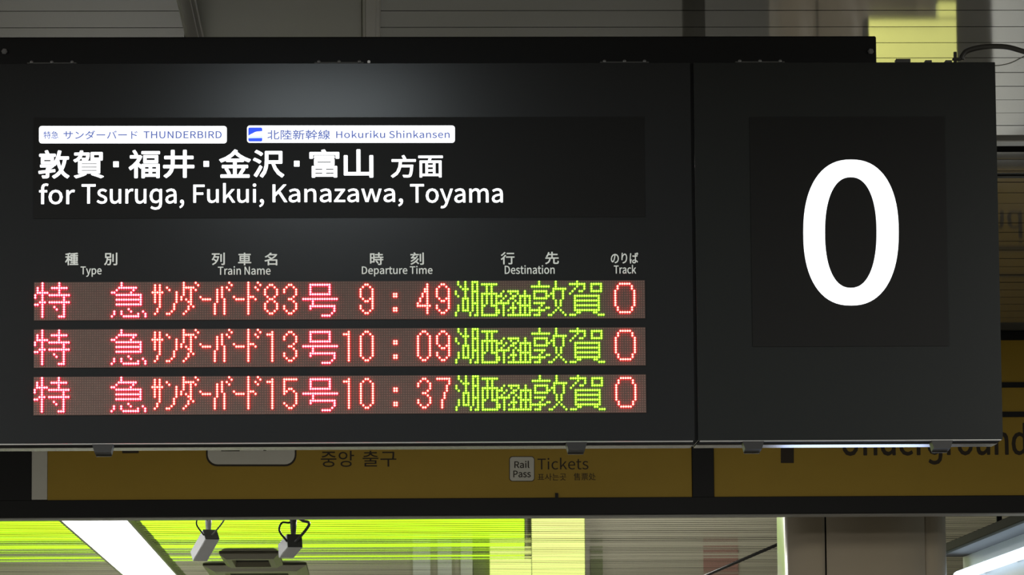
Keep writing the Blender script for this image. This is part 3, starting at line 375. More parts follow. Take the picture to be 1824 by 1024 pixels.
    '種': [700,[[352,375,303,375,303,300,303,225,303,150,352,150,400,150,449,150,449,133,449,116,449,99,398,99,347,99,296,99,296,85,296,71,296,57,347,57,398,57,449,57,449,39,449,21,449,2,384,2,320,2,256,2,256,-12,256,-27,256,-41,396,-41,536,-41,676,-41,676,-27,676,-12,676,2,617,2,558,2,499,2,499,21,499,39,499,57,550,57,601,57,652,57,652,71,652,85,652,99,601,99,550,99,499,99,499,116,499,133,499,150,549,150,599,150,648,150,648,225,648,300,648,375,599,375,549,375,499,375,499,390,499,406,499,422,554,422,608,422,662,422,662,436,662,451,662,465,608,465,554,465,499,465,499,482,499,500,499,517,560,522,617,530,661,540,650,553,640,567,629,580,550,562,404,550,286,546,291,534,298,517,299,505,346,506,398,509,449,513,449,497,449,481,449,465,391,465,332,465,274,465,274,451,274,436,274,422,332,422,391,422,449,422,449,406,449,390,449,375,400,375],[350,226,350,245,383,245,416,245,449,245,449,226,449,208,449,189,416,189,383,189,350,189,350,208],[499,226,499,245,533,245,567,245,600,245,600,226,600,208,600,189,567,189,533,189,499,189,499,208],[350,317,350,335,383,335,416,335,449,335,449,317,449,299,449,280,416,280,383,280,350,280,350,299],[499,317,499,335,533,335,567,335,600,335,600,317,600,299,600,280,567,280,533,280,499,280,499,299],[265,565,253,578,201,555,109,534,30,521,36,510,43,492,46,481,78,485,113,492,148,499,148,463,148,427,148,391,110,391,72,391,34,391,34,374,34,358,34,342,70,342,106,342,141,342,113,261,65,170,20,120,29,108,41,87,47,72,83,116,120,185,148,256,148,152,148,49,148,-55,166,-55,183,-55,200,-55,200,46,200,147,200,247,224,218,252,180,264,160,275,174,285,188,296,202,282,218,221,281,200,298,200,313,200,327,200,342,229,342,259,342,288,342,288,358,288,374,288,391,259,391,229,391,200,391,200,431,200,471,200,511,233,518,264,527,289,538,277,551]]],
    '線': [700,[[366,350,366,371,440,371,513,371,586,371,586,350,586,330,586,309,513,309,440,309,366,309,366,330],[366,452,366,472,440,472,513,472,586,472,586,452,586,431,586,411,513,411,440,411,366,411,366,431],[141,134,127,132,135,85,142,22,143,-19,157,-16,170,-14,184,-11,182,29,175,91,167,139,154,137],[73,135,59,138,52,80,41,15,25,-28,36,-32,57,-39,66,-43,81,1,94,69,102,130,87,133],[205,149,193,146,206,109,220,61,225,30,238,34,251,39,264,43,258,74,243,120,229,156,217,153],[633,231,620,242,600,217,569,186,541,161,527,187,515,214,507,243,507,251,507,259,507,267,550,267,593,267,637,267,637,349,637,432,637,514,584,514,531,514,478,514,487,535,497,556,507,576,488,581,468,585,449,589,444,567,434,538,425,514,389,514,353,514,317,514,317,432,317,349,317,267,364,267,411,267,457,267,457,179,457,90,457,2,457,-6,455,-8,445,-8,436,-9,407,-9,374,-8,381,-22,387,-43,389,-57,435,-57,465,-57,483,-48,502,-40,507,-25,507,2,507,46,507,90,507,134,540,66,585,8,641,-25,648,-13,664,6,675,16,630,39,591,78,560,126,592,149,627,181,659,210,646,221],[328,209,291,209,291,194,291,179,291,165,322,165,352,165,383,165,357,96,307,41,254,14,263,5,277,-11,284,-22,355,17,416,92,442,200,432,203,421,207,411,210,408,210,405,209,403,209,366,209],[43,179,46,168,59,175,81,179,220,201,222,187,225,174,228,160,242,165,256,169,270,173,265,211,247,274,230,322,217,319,203,316,190,312,197,291,204,266,211,242,177,238,144,233,110,229,167,294,221,375,266,457,251,465,236,474,221,483,205,451,187,419,168,389,144,387,120,385,96,383,134,436,172,504,201,569,185,576,168,583,152,590,125,513,78,433,62,413,49,391,36,377,25,375,30,361,39,337,41,326,51,331,67,334,139,343,113,305,91,277,81,265,60,239,44,221,29,218,35,204]]],
    '行': [700,[[419,546,305,546,305,529,305,513,305,496,419,496,534,496,649,496,649,513,649,529,649,546,534,546],[204,582,187,589,151,538,83,475,25,436,34,426,48,405,55,394,118,438,190,507,237,568,221,575],[405,353,274,353,274,336,274,319,274,303,352,303,431,303,510,303,510,206,510,109,510,12,510,1,505,-3,492,-4,479,-4,431,-4,382,-2,389,-18,397,-39,399,-54,468,-54,508,-55,532,-46,555,-37,563,-21,563,11,563,108,563,205,563,303,598,303,634,303,669,303,669,319,669,336,669,353,537,353],[232,432,215,438,167,359,90,277,18,225,28,215,47,192,55,181,81,202,108,228,134,255,134,151,134,46,134,-58,152,-58,169,-58,186,-58,186,65,186,189,186,312,216,347,242,384,265,420,248,426]]],
    '賀': [700,[[446,478,446,509,493,509,539,509,585,509,585,478,585,446,585,415,539,415,493,415,446,415,446,446],[477,550,398,550,398,491,398,432,398,373,477,373,557,373,637,373,637,432,637,491,637,550,557,550],[178,207,178,223,296,223,413,223,531,223,531,207,531,190,531,174,413,174,296,174,178,174,178,190],[178,124,178,141,296,141,413,141,531,141,531,124,531,108,531,92,413,92,296,92,178,92,178,108],[178,288,178,304,296,304,413,304,531,304,531,288,531,273,531,257,413,257,296,257,178,257,178,273],[279,340,127,340,127,245,127,151,127,57,279,57,431,57,583,57,583,151,583,245,583,340,431,340],[423,29,409,20,486,-5,563,-35,609,-57,627,-47,645,-38,663,-29,612,-6,527,25,450,48,436,39],[260,42,244,49,193,22,109,-4,37,-19,49,-28,68,-48,76,-58,146,-39,235,-6,292,27,276,35],[180,588,164,588,162,571,161,555,159,539,120,539,82,539,43,539,43,525,43,510,43,496,79,496,114,496,150,496,133,437,98,394,23,367,34,358,48,340,53,328,143,363,182,419,200,496,235,496,269,496,304,496,300,444,296,423,289,416,284,411,279,410,268,410,258,410,229,410,198,414,205,402,210,384,211,371,243,369,274,369,289,370,307,372,319,375,329,386,342,401,348,436,353,520,354,527,354,539,354,539,305,539,257,539,209,539,211,555,212,571,214,588,197,588]]],
    '車': [700,[[181,424,111,424,111,333,111,242,111,151,181,151,251,151,321,151,321,132,321,113,321,95,227,95,132,95,37,95,37,78,37,62,37,46,132,46,227,46,321,46,321,11,321,-23,321,-58,339,-58,357,-58,375,-58,375,-23,375,11,375,46,472,46,569,46,666,46,666,62,666,78,666,95,569,95,472,95,375,95,375,113,375,132,375,151,448,151,520,151,592,151,592,242,592,333,592,424,520,424,448,424,375,424,375,442,375,459,375,476,464,476,553,476,642,476,642,492,642,508,642,525,553,525,464,525,375,525,375,546,375,567,375,588,357,588,339,588,321,588,321,567,321,546,321,525,234,525,146,525,58,525,58,508,58,492,58,476,146,476,234,476,321,476,321,459,321,442,321,424,251,424],[161,243,161,268,215,268,268,268,321,268,321,243,321,219,321,195,268,195,215,195,161,195,161,219],[375,243,375,268,430,268,485,268,540,268,540,243,540,219,540,195,485,195,430,195,375,195,375,219],[161,356,161,380,215,380,268,380,321,380,321,356,321,333,321,309,268,309,215,309,161,309,161,333],[375,356,375,380,430,380,485,380,540,380,540,356,540,333,540,309,485,309,430,309,375,309,375,333]]],
    '金': [700,[[153,158,139,153,165,113,193,57,204,24,219,30,234,37,249,43,238,78,209,131,182,169,168,164],[530,164,513,170,496,131,464,75,440,40,453,34,466,29,480,23,505,55,537,106,563,151,546,157],[366,587,349,595,283,490,153,408,21,366,35,353,49,333,57,317,95,331,133,348,169,368,169,355,169,342,169,329,219,329,270,329,321,329,321,297,321,266,321,234,240,234,160,234,79,234,79,218,79,202,79,186,160,186,240,186,321,186,321,128,321,70,321,13,230,13,139,13,48,13,48,-4,48,-20,48,-36,250,-36,452,-36,654,-36,654,-20,654,-4,654,13,561,13,469,13,376,13,376,70,376,128,376,186,458,186,540,186,622,186,622,202,622,218,622,234,540,234,458,234,376,234,376,266,376,297,376,329,428,329,479,329,531,329,531,344,531,359,531,373,569,352,607,333,644,320,652,334,668,354,681,366,574,399,450,472,381,548,387,556,393,564,398,573,382,580],[459,415,522,378,410,378,298,378,186,378,248,415,305,459,351,511,398,462]]],
    '陸': [700,[[394,329,383,338,345,297,293,259,251,236,261,222,270,208,279,194,321,222,375,265,416,310,405,319],[500,319,491,308,535,279,595,235,625,209,635,222,644,234,653,246,620,274,560,314,518,342,509,331],[108,560,55,560,55,356,55,151,55,-54,70,-54,86,-54,102,-54,102,135,102,324,102,513,133,513,164,513,195,513,181,466,160,404,140,354,190,298,203,250,203,211,203,190,199,170,188,162,183,158,175,157,167,156,155,155,141,156,126,157,134,144,138,123,139,111,155,110,172,109,186,111,200,113,213,117,223,125,242,139,250,169,250,207,250,251,238,301,188,360,211,415,237,485,257,541,246,548,234,555,223,562,220,562,218,561,215,560,162,560],[440,588,423,588,423,565,423,542,423,520,375,520,327,520,279,520,279,504,279,489,279,474,327,474,375,474,423,474,423,447,423,421,423,394,366,394,309,394,252,394,252,379,252,363,252,347,388,347,524,347,660,347,660,363,660,379,660,394,598,394,536,394,475,394,475,421,475,447,475,474,527,474,579,474,631,474,631,489,631,504,631,520,579,520,527,520,475,520,475,542,475,565,475,588,458,588],[440,243,423,243,423,214,423,186,423,157,373,157,323,157,273,157,273,141,273,126,273,111,323,111,373,111,423,111,423,76,423,42,423,8,351,8,280,8,208,8,208,-8,208,-24,208,-40,362,-40,517,-40,671,-40,671,-24,671,-8,671,8,606,8,540,8,475,8,475,42,475,76,475,111,528,111,581,111,634,111,634,126,634,141,634,157,581,157,528,157,475,157,475,186,475,214,475,243,458,243]]],
    '面': [700,[[272,208,272,234,322,234,371,234,421,234,421,208,421,181,421,155,371,155,322,155,272,155,272,181],[322,277,272,277,272,303,272,328,272,354,322,354,371,354,421,354,421,328,421,303,421,277,371,277],[272,85,272,112,322,112,371,112,421,112,421,85,421,57,421,30,371,30,322,30,272,30,272,57],[248,542,41,542,41,525,41,508,41,492,131,492,221,492,311,492,306,463,298,430,291,403,218,403,146,403,73,403,73,250,73,97,73,-56,90,-56,106,-56,123,-56,123,-44,123,-31,123,-19,274,-19,424,-19,574,-19,574,-31,574,-44,574,-56,592,-56,610,-56,627,-56,627,97,627,250,627,403,533,403,439,403,345,403,354,433,363,462,373,492,469,492,565,492,662,492,662,508,662,525,662,542,455,542],[157,30,123,30,123,138,123,246,123,354,157,354,190,354,224,354,224,246,224,138,224,30,190,30],[574,138,574,30,539,30,504,30,469,30,469,138,469,246,469,354,504,354,539,354,574,354,574,246]]],
    '곳': [644,[[247,548,103,548,103,533,103,518,103,502,228,502,352,502,477,502,477,457,477,405,461,332,480,330,499,328,518,326,534,400,534,456,534,504,534,518,534,533,534,548,391,548],[289,410,270,410,270,367,270,325,270,282,192,282,114,282,36,282,36,267,36,251,36,235,226,235,416,235,606,235,606,251,606,267,606,282,514,282,421,282,328,282,328,325,328,367,328,410,309,410],[309,185,289,185,289,176,289,166,289,157,289,74,192,11,76,-6,84,-21,91,-37,98,-52,195,-36,280,9,319,77,357,9,443,-36,539,-52,547,-37,554,-21,562,-6,445,11,348,74,348,157,348,166,348,176,348,185,328,185]]],
    '구': [644,[[175,266,35,266,35,250,35,234,35,218,120,218,205,218,291,218,291,127,291,36,291,-55,310,-55,329,-55,349,-55,349,36,349,127,349,218,435,218,521,218,607,218,607,234,607,250,607,266,576,266,546,266,515,266,532,357,532,423,532,482,532,501,532,519,532,538,390,538,248,538,106,538,106,522,106,507,106,491,229,491,352,491,475,491,475,488,475,485,475,482,475,424,475,356,455,266,315,266]]],
    '는': [644,[[226,256,34,256,34,241,34,225,34,209,226,209,417,209,609,209,609,225,609,241,609,256,417,256],[131,556,112,556,112,485,112,413,112,342,256,342,399,342,543,342,543,357,543,373,543,389,418,389,294,389,169,389,169,444,169,500,169,556,150,556],[127,146,108,146,108,84,108,22,108,-39,254,-39,400,-39,546,-39,546,-23,546,-7,546,8,419,8,293,8,166,8,166,54,166,100,166,146,147,146]]],
    '사': [644,[[209,525,190,525,190,487,190,449,190,411,190,295,118,174,26,127,38,112,50,96,62,81,133,118,191,197,219,291,247,203,304,129,373,93,384,109,396,124,408,139,319,184,247,299,247,411,247,449,247,487,247,525,228,525],[483,579,464,579,464,368,464,157,464,-55,483,-55,502,-55,522,-55,522,55,522,164,522,273,556,273,591,273,625,273,625,290,625,306,625,323,591,323,556,323,522,323,522,408,522,494,522,579,502,579]]],
    '앙': [644,[[307,541,211,541,116,541,46,480,46,392,46,304,116,243,211,243,307,243,377,304,377,392,377,480],[149,492,211,492,275,492,321,451,321,392,321,333,275,292,211,292,149,292,103,333,103,392,103,451],[453,184,325,184,196,184,116,140,116,65,116,-9,196,-53,325,-53,453,-53,532,-9,532,65,532,140],[231,137,325,137,419,137,475,111,475,65,475,20,419,-6,325,-6,231,-6,174,20,174,65,174,111],[488,579,468,579,468,454,468,329,468,204,488,204,507,204,527,204,527,260,527,316,527,373,558,373,589,373,620,373,620,389,620,405,620,421,589,421,558,421,527,421,527,474,527,526,527,579,507,579]]],
    '중': [644,[[221,124,321,124,419,124,479,100,479,58,479,16,419,-8,321,-8,221,-8,162,16,162,58,162,100],[226,283,35,283,35,267,35,251,35,235,121,235,206,235,292,235,292,213,292,191,292,169,174,163,104,125,104,58,104,-13,185,-53,321,-53,456,-53,537,-13,537,58,537,125,467,163,349,169,349,191,349,213,349,235,435,235,521,235,607,235,607,251,607,267,607,283,416,283],[243,550,88,550,88,534,88,518,88,503,153,503,218,503,284,503,279,433,177,379,67,367,74,352,81,336,88,321,193,333,287,380,321,450,356,380,450,333,555,321,562,336,569,352,576,367,464,379,363,433,359,503,424,503,490,503,555,503,555,518,555,534,555,550,399,550]]],
    '출': [644,[[106,31,106,-3,106,-18,106,-33,106,-48,255,-48,404,-48,553,-48,553,-33,553,-18,553,-3,423,-3,292,-3,162,-3,162,17,162,37,162,57,286,57,410,57,534,57,534,103,534,149,534,195,472,195,411,195,349,195,349,215,349,234,349,254,435,254,521,254,606,254,606,268,606,283,606,298,416,298,226,298,36,298,36,283,36,268,36,254,121,254,207,254,292,254,292,234,292,215,292,195,229,195,167,195,104,195,104,181,104,166,104,152,229,152,353,152,477,152,477,134,477,116,477,98,353,98,229,98,106,98,106,64],[160,524,94,524,94,509,94,494,94,479,158,479,223,479,288,479,277,417,183,377,66,370,71,356,77,341,83,326,189,335,282,368,321,427,360,368,453,335,559,326,565,341,570,356,576,370,459,377,364,417,354,479,419,479,484,479,549,479,549,494,549,509,549,524,482,524,416,524,349,524,349,543,349,563,349,583,330,583,311,583,292,583,292,563,292,543,292,524,226,524]]],
    '표': [644,[[119,268,87,268,87,252,87,236,87,220,123,220,158,220,194,220,194,170,194,120,194,70,141,70,88,70,35,70,35,54,35,38,35,22,226,22,418,22,609,22,609,38,609,54,609,70,555,70,501,70,447,70,447,120,447,170,447,220,482,220,518,220,554,220,554,236,554,252,554,268,521,268,489,268,457,268,457,336,457,404,457,473,489,473,522,473,555,473,555,489,555,504,555,520,399,520,242,520,85,520,85,504,85,489,85,473,118,473,151,473,183,473,183,404,183,336,183,268,151,268],[298,70,252,70,252,120,252,170,252,220,298,220,343,220,389,220,389,170,389,120,389,70,343,70],[242,404,242,473,294,473,347,473,399,473,399,404,399,336,399,268,347,268,294,268,242,268,242,336]]],
}


def shape_mesh(name, splines, offset=0.0, depth=0.0006, res=3):
    """filled flat shape from closed outlines in the (x, z) plane facing -Y; splines: list of lists of (hl, co, hr) or of points"""
    cu = bpy.data.curves.new(name, 'CURVE')
    cu.dimensions = '2D'
    cu.fill_mode = 'BOTH'
    cu.resolution_u = res
    cu.extrude = depth
    cu.offset = offset
    for sp in splines:
        s = cu.splines.new('BEZIER')
        s.bezier_points.add(len(sp) - 1)
        for p, q in zip(s.bezier_points, sp):
            p.handle_left_type = p.handle_right_type = 'FREE'
            p.handle_left, p.co, p.handle_right = [(a[0] * 100, a[1] * 100, 0) for a in q]
        s.use_cyclic_u = True
    cu.offset, cu.extrude = offset * 100, depth * 100
    o = bpy.data.objects.new(name, cu)
    COL.objects.link(o)
    dg = bpy.context.evaluated_depsgraph_get()
    me = bpy.data.meshes.new_from_object(o.evaluated_get(dg))
    bpy.data.objects.remove(o)
    bpy.data.curves.remove(cu)
    me.transform(Matrix.Scale(0.01, 4))
    return me


STAND = Matrix(((1, 0, 0, 0), (0, 0, 1, 0), (0, 1, 0, 0), (0, 0, 0, 1)))  # (x, y) of the sheet -> (x, z) of the room


def lettering(text, u0, v0, u1, v1, Y, mt, parent, bold=0.0, name='lettering', track=0.0):
    """write text so that its ink fills the rectangle u0..u1, v0..v1 of the plane at depth Y"""
    sp, x = [], 0.0
    for ch in text:
        if ch == ' ':
            x += 70 * 2
            continue
        adv, outs = GLYPHS[ch]
        for o in outs:
            sp.append([((o[i] + x, o[i + 1]), (o[i + 2] + x, o[i + 3]), (o[i + 4] + x, o[i + 5])) for i in range(0, len(o), 6)])
        x += adv + track
    xs = [p[1][0] for s in sp for p in s]
    ys = [p[1][1] for s in sp for p in s]
    a, b = at_y(u0, (v0 + v1) / 2, Y), at_y(u1, (v0 + v1) / 2, Y)
    c, d = at_y((u0 + u1) / 2, v1, Y), at_y((u0 + u1) / 2, v0, Y)
    g = (b[0] - a[0]) / (u1 - u0)  # metres per pixel
    bo = bold * g
    sx = (b[0] - a[0] - 2 * bo) / (max(xs) - min(xs))
    sy = (d[2] - c[2] - 2 * bo) / (max(ys) - min(ys))
    mx, my = min(xs), min(ys)
    conv = lambda p: (a[0] + bo + (p[0] - mx) * sx, c[2] + bo + (p[1] - my) * sy)
    sp = [[tuple(conv(q) for q in p) for p in s] for s in sp]
    me = shape_mesh(name, sp)
    if bo > 1e-6:  # heavier strokes: the outline swept around a small circle
        bm = bmesh.new()
        for k in range(8):
            m2 = me.copy()
            m2.transform(Matrix.Translation((bo * math.cos(k * math.pi / 4), bo * math.sin(k * math.pi / 4), 0.00004 * k)))
            bm.from_mesh(m2)
            bpy.data.meshes.remove(m2)
        bm.to_mesh(me)
        bm.free()
    me.transform(Matrix.Translation((0, Y, 0)) @ STAND)
    return put(name, me, mt, parent)


def poly_shape(name, outlines, Y, mt, parent, depth=0.0006, proud=0.0):
    """flat filled polygon(s) given by pixel outlines on the plane at depth Y"""
    sp = []
    for ol in outlines:
        pts = [at_y(u, v, Y) for u, v in ol]
        n = len(pts)
        s = []
        for i, p in enumerate(pts):
            q = (p[0], p[2])
            s.append((q, q, q))
        sp.append(s)
    me = shape_mesh(name, sp, 0.0, depth, 1)
    me.transform(Matrix.Translation((0, Y - proud, 0)) @ STAND)
    return put(name, me, mt, parent)


def round_rect(u0, v0, u1, v1, r, n=6):
    out = []
    for cx, cy, a0 in ((u1 - r, v0 + r, -90), (u1 - r, v1 - r, 0), (u0 + r, v1 - r, 90), (u0 + r, v0 + r, 180)):
        for k in range(n + 1):
            a = math.radians(a0 + 90 * k / n)
            out.append((cx + r * math.cos(a), cy + r * math.sin(a)))
    return out


# ------------------------------------------------------------------ the setting
struct = lambda o: tag(o, kind='structure')
XL, XR, YB, YE = -8.0, 9.0, -3.0, 56.0
struct(box('floor', XL, XR, YB, YE, -0.1, 0.0, M['floor']))
struct(box('wall_left', XL - 0.2, XL, YB, YE, 0, CEIL + 0.2, M['wall']))
struct(box('wall_right', XR, XR + 0.2, YB, YE, 0, CEIL + 0.2, M['wall']))
struct(box('wall_back', XL, XR, YB - 0.2, YB, 0, CEIL + 0.2, M['wall']))
far = struct(box('wall_far', XL, XR, YE - 0.8, YE, 0, CEIL + 0.2, M['wall']))
ceiling = struct(box('ceiling', XL, XR, YB, YE, CEIL + 0.06, CEIL + 0.2, M['gap']))

# ceiling planks run across the concourse, one object each, sharing a mesh
def plank_mesh(w):
    bm = bmesh.new()
    bow = lambda s: 0.00008 * (2 * s / w) ** 2  # pressed sheet, edges a touch higher than the middle
    xa, xb = XL + 0.01, XR - 0.01
    ys = [w * (k / 6 - 0.5) for k in range(7)]
    a = [bm.verts.new((xa, s, bow(s))) for s in ys]
    b = [bm.verts.new((xb, s, bow(s))) for s in ys]
    for k in range(6):
        bm.faces.new((a[k], a[k + 1], b[k + 1], b[k])).smooth = True
    for s in (-1, 1):  # upstands, vertices of their own so that the sheet stays smoothly shaded
        y0 = s * w / 2
        bm.faces.new([bm.verts.new(p) for p in ((xa, y0, bow(y0)), (xb, y0, bow(y0)), (xb, y0, 0.03), (xa, y0, 0.03))]).material_index = 1
    bmesh.ops.recalc_face_normals(bm, faces=bm.faces[:])
    me = bpy.data.meshes.new('plank')
    bm.to_mesh(me)
    bm.free()
    me.materials.append(M['ceil'])
    me.materials.append(M['gap'])
    return me


pm1, pm2, pm3, pm4 = plank_mesh(0.2505 - 0.008), plank_mesh(0.268 - 0.014), plank_mesh(0.268 - 0.026), plank_mesh(0.268 - 0.075)
edges = [11.19 + 0.2505 * k for k in range(-56, 8)]
spots = [(y + 0.2505 / 2, pm1) for y in edges]
spots.append((13.298, plank_mesh(0.19)))
spots.append((13.845, plank_mesh(0.165)))
y = 13.93
while y + 0.27 < YE - 0.8:
    spots.append((y + 0.134, pm2 if y < 22 else random.choice((pm3, pm3, pm4))))
    y += 0.268
for yc, me in spots:
    o = bpy.data.objects.new('plank', me)
    o.location = (0, yc, CEIL)
    o.rotation_euler = (random.gauss(0, 0.002), 0, 0)
    o.parent = ceiling
    o.matrix_parent_inverse = Matrix.Translation(-ceiling.location)
    COL.objects.link(o)

# linear slot between the two fields of planks
slot = thing('slot_diffuser', ((XL + XR) / 2, 13.62, CEIL), 'dark linear ceiling slot with a bright metal bar, crossing beside the track sign', 'vent')
box('slot_channel', XL + 0.02, XR - 0.02, 13.40, 13.755, CEIL + 0.032, CEIL + 0.05, M['gap'], slot)
box('slot_bar', XL + 0.02, XR - 0.02, 13.52, 13.62, CEIL - 0.002, CEIL + 0.032, M['alulip'], slot, 0.003)
slot2 = thing('ceiling_joint', ((XL + XR) / 2, 14.30, CEIL), 'narrow dark joint strip across the ceiling planks behind the track sign', 'trim')
box('joint_strip', XL + 0.02, XR - 0.02, 14.275, 14.325, CEIL - 0.006, CEIL - 0.001, M['black'], slot2)

# hatch with its two cover strips, above the board
hx0, hx1 = at_z(350, 30, CEIL)[0], at_z(645, 30, CEIL)[0]
hatch = thing('ceiling_hatch', ((hx0 + hx1) / 2, 11.4, CEIL - 0.012), 'plain pale ceiling hatch between two cover strips above the departure board', 'hatch')
box('hatch_panel', hx0, hx1, 10.75, 12.2, CEIL - 0.012, CEIL - 0.001, M['ceil_hatch'], hatch, 0.002)
for nm, ua, ub in (('trim_1', 318, 352), ('trim_2', 645, 678)):
    xa, xb = at_z(ua, 0, CEIL)[0], at_z(ub, 0, CEIL)[0]
    bm = bmesh.new()
    add_box(bm, xa, xb, 10.6, 12.3, CEIL - 0.026, CEIL - 0.0125, 0.003)
    add_box(bm, xa + 0.008, xb - 0.012, 10.6, 12.3, CEIL - 0.031, CEIL - 0.0255, 0.002)
    struct(put(nm, bm_mesh(bm, nm), M['ceil_trim'], None, ((xa + xb) / 2, 11.4, CEIL - 0.026)))

# ------------------------------------------------------------------ departure board
D = 10.7
BACK = D + 0.19
ZT = at_y(912, 112, D)[2]
ZB = at_y(912, 788.5, D)[2]
XA = at_y(-26, 450, D)[0]
XM = at_y(1239.5, 450, D)[0]
XB = at_y(1779.5, 450, D)[0]
XG = XM - 0.0085

board = thing('departure_board', ((XA + XG) / 2, D + 0.09, ZB), 'wide graphite departure board with three rows of glowing dot letters', 'departure board')


def cabinet(x0, x1, mface, parent):
    box('cabinet', x0, x1, D, BACK, ZB + 0.003, ZT, mface, parent, 0.0008, 1)
    box('lower_lip', x0 + 0.004, x1 - 0.004, D - 0.001, D + 0.012, ZB + 0.0002, ZB + 0.0032, M['alulip'], parent, 0.001)


cabinet(XA, XG, M['face'], board)
FACE = D - 0.0006
pxbox('destination_window', 60, 209, 1148, 388, FACE, 0.004, M['window'], board, 0.0, proud=0.0012)
TY = FACE - 0.0022
# route plates
poly_shape('route_plate', [round_rect(69.5, 224.5, 404, 255.3, 5)], TY, M['lamp_white'], board)
poly_shape('route_plate', [round_rect(440, 223.6, 810.3, 254.3, 5)], TY, M['lamp_white'], board)
PY = TY - 0.0014
lettering('特急', 77.5, 233.5, 104, 247, PY, M['pill_text'], board, 0.16)
lettering('サンダーバード', 113, 232.3, 245, 248, PY, M['pill_text'], board, 0.24)
lettering('THUNDERBIRD', 255.5, 233.6, 395, 246.6, PY, M['pill_text'], board, 0.28, track=12)
lettering('北陸新幹線', 476, 231, 588, 248.6, PY, M['pill_text'], board, 0.22)
lettering('Hokuriku', 598.6, 232.5, 686, 246, PY, M['pill_text'], board, 0.25, track=16)
lettering('Shinkansen', 693, 232.3, 801, 246, PY, M['pill_text'], board, 0.25, track=16)
icon = poly_shape('train_pictogram', [round_rect(442.3, 227.2, 467.2, 251.8, 2.5)], PY, M['icon_blue'], board)
poly_shape('train_shape', [[(442.5, 242), (446, 239.5), (450, 237.6), (454, 235.4), (458, 234.4), (467, 233.6), (467, 242.0), (442.5, 242.4)]], PY - 0.0014, M['lamp_white'], icon)
poly_shape('pale_band', [[(442.5, 242.6), (467, 242.2), (467, 245.8), (442.5, 246.2)]], PY - 0.0014, M['icon_pale'], icon)
# destination names
BK = 1.12
for t, a, b, c, d in (('敦', 68.3, 267.3, 124, 318.2), ('賀', 130.3, 268, 185.2, 317.6), ('福', 229, 266.8, 285, 317.4), ('井', 290.5, 266.8, 346.2, 317.2), ('金', 390.2, 265.8, 447, 316.6), ('沢', 450.3, 266.8, 506.5, 316.4), ('富', 551, 266, 604.5, 316.4), ('山', 612.2, 265.8, 665, 316.4)):
    lettering(t, a, c - c + b, c, d, TY, M['lamp_white'], board, BK)
lettering('方', 696.2, 276, 741, 316.6, TY, M['lamp_white'], board, 0.8)
lettering('面', 745, 277, 789, 316, TY, M['lamp_white'], board, 0.7)
for u, v in ((206.6, 292.6), (367.4, 291.9), (528.6, 291.5)):
    poly_shape('middle_dot', [round_rect(u - 5, v - 5.2, u + 5, v + 5.2, 0.8, 2)], TY, M['lamp_white'], board)
for t, a, b, c, d in (('for', 69.6, 326.6, 133.4, 364), ('Tsuruɡa,', 145.3, 327.8, 328, 373.6), ('Fukui,', 344.2, 326, 470.3, 369), ('Kanazawa,', 485.4, 328.2, 718, 367.8), ('Toyama', 730.4, 327.6, 895.8, 371)):
    lettering(t, a, b, c, d, TY, M['lamp_white'], board, 0.42)
# printed column headings
HY = FACE - 0.0004
for t, a, b, c, d in (('種', 116, 450, 139.5, 472.4), ('別', 185.5, 450, 209, 472.4), ('列', 377, 450, 400.5, 472.2), ('車', 424, 450, 447.5, 472.4), ('名', 471, 450, 494, 472.6), ('時', 659, 449.6, 683, 472), ('刻', 731, 449.4, 755, 471.6), ('行', 892, 448.8, 916.5, 471), ('先', 971, 448.4, 995.5, 470.6)):
    lettering(t, a, b, c, d, HY, M['print'], board, 0.38)
lettering('のりば', 1088, 449.6, 1137, 469.4, HY, M['print'], board, 0.30)
for t, a, b, c, d in (('Type', 143.5, 474.5, 181, 493), ('Train Name', 388, 474, 482, 489.4), ('Departure Time', 644.5, 473.6, 770.5, 492), ('Destination', 899, 472.3, 988, 488), ('Track', 1093.4, 471.6, 1133, 487.4)):
    lettering(t, a, b, c, d, HY, M['print'], board, 0.22)

# --- dot-matrix rows
def rows(**k):
    """r0=[..] lists of columns -> set of (col, row)"""
    out = []
    for key, cols in k.items():
        r = int(key[1:])
        for c in cols:
            if isinstance(c, tuple):
                out += [(q, r) for q in range(c[0], c[1] + 1)]
            else:
                out.append((c, r))
    return out


def column(c, r0, r1):
    return [(c, r) for r in range(r0, r1 + 1)]


TOKU = rows(r0=[3, 10], r1=[3, 10], r2=[1, 3, (7, 13)], r3=[1, 3, 10], r4=[(1, 5), 10], r5=[0, 3, (6, 14)], r6=[0, 3, 12], r7=[3, 12], r8=[(2, 4), (6, 14)], r9=[0, 1, 3, 12], r10=[3, 8, 12], r11=[3, 9, 12], r12=[3, 12], r13=[3, 12], r14=[3, 10, 11, 12])
KYU = rows(r0=[4], r1=[4], r2=[(3, 10)], r3=[2, 9], r4=[0, 1, 8], r5=[(2, 12)], r6=[12], r7=[(2, 12)], r8=[12], r9=[(2, 12)], r11=[7], r12=[1, 4, 8, 13], r13=[1, 4, 11, 14], r14=[0, (5, 11), 14])
SA = column(50, 1, 8) + column(52, 1, 10) + [(49, 4), (51, 4), (53, 4), (51, 11), (51, 12), (50, 13)]
NN = [(55, 2), (56, 3)] + column(59, 4, 8) + column(58, 9, 11) + [(57, 12), (55, 13), (56, 13)]
DA = column(62, 0, 5) + [(63, 2), (64, 2), (66, 2), (61, 6), (61, 7), (63, 7), (64, 8), (66, 10), (64, 10), (64, 11), (63, 12), (62, 13), (67, 0), (68, 1), (67, 3)] + column(65, 2, 9)
BAR1 = [(69, 6)] + [(c, 7) for c in range(70, 74)]
BA = column(75, 9, 13) + column(76, 3, 8) + column(78, 2, 6) + column(79, 7, 13) + [(81, 0), (82, 1), (80, 2), (81, 3)]
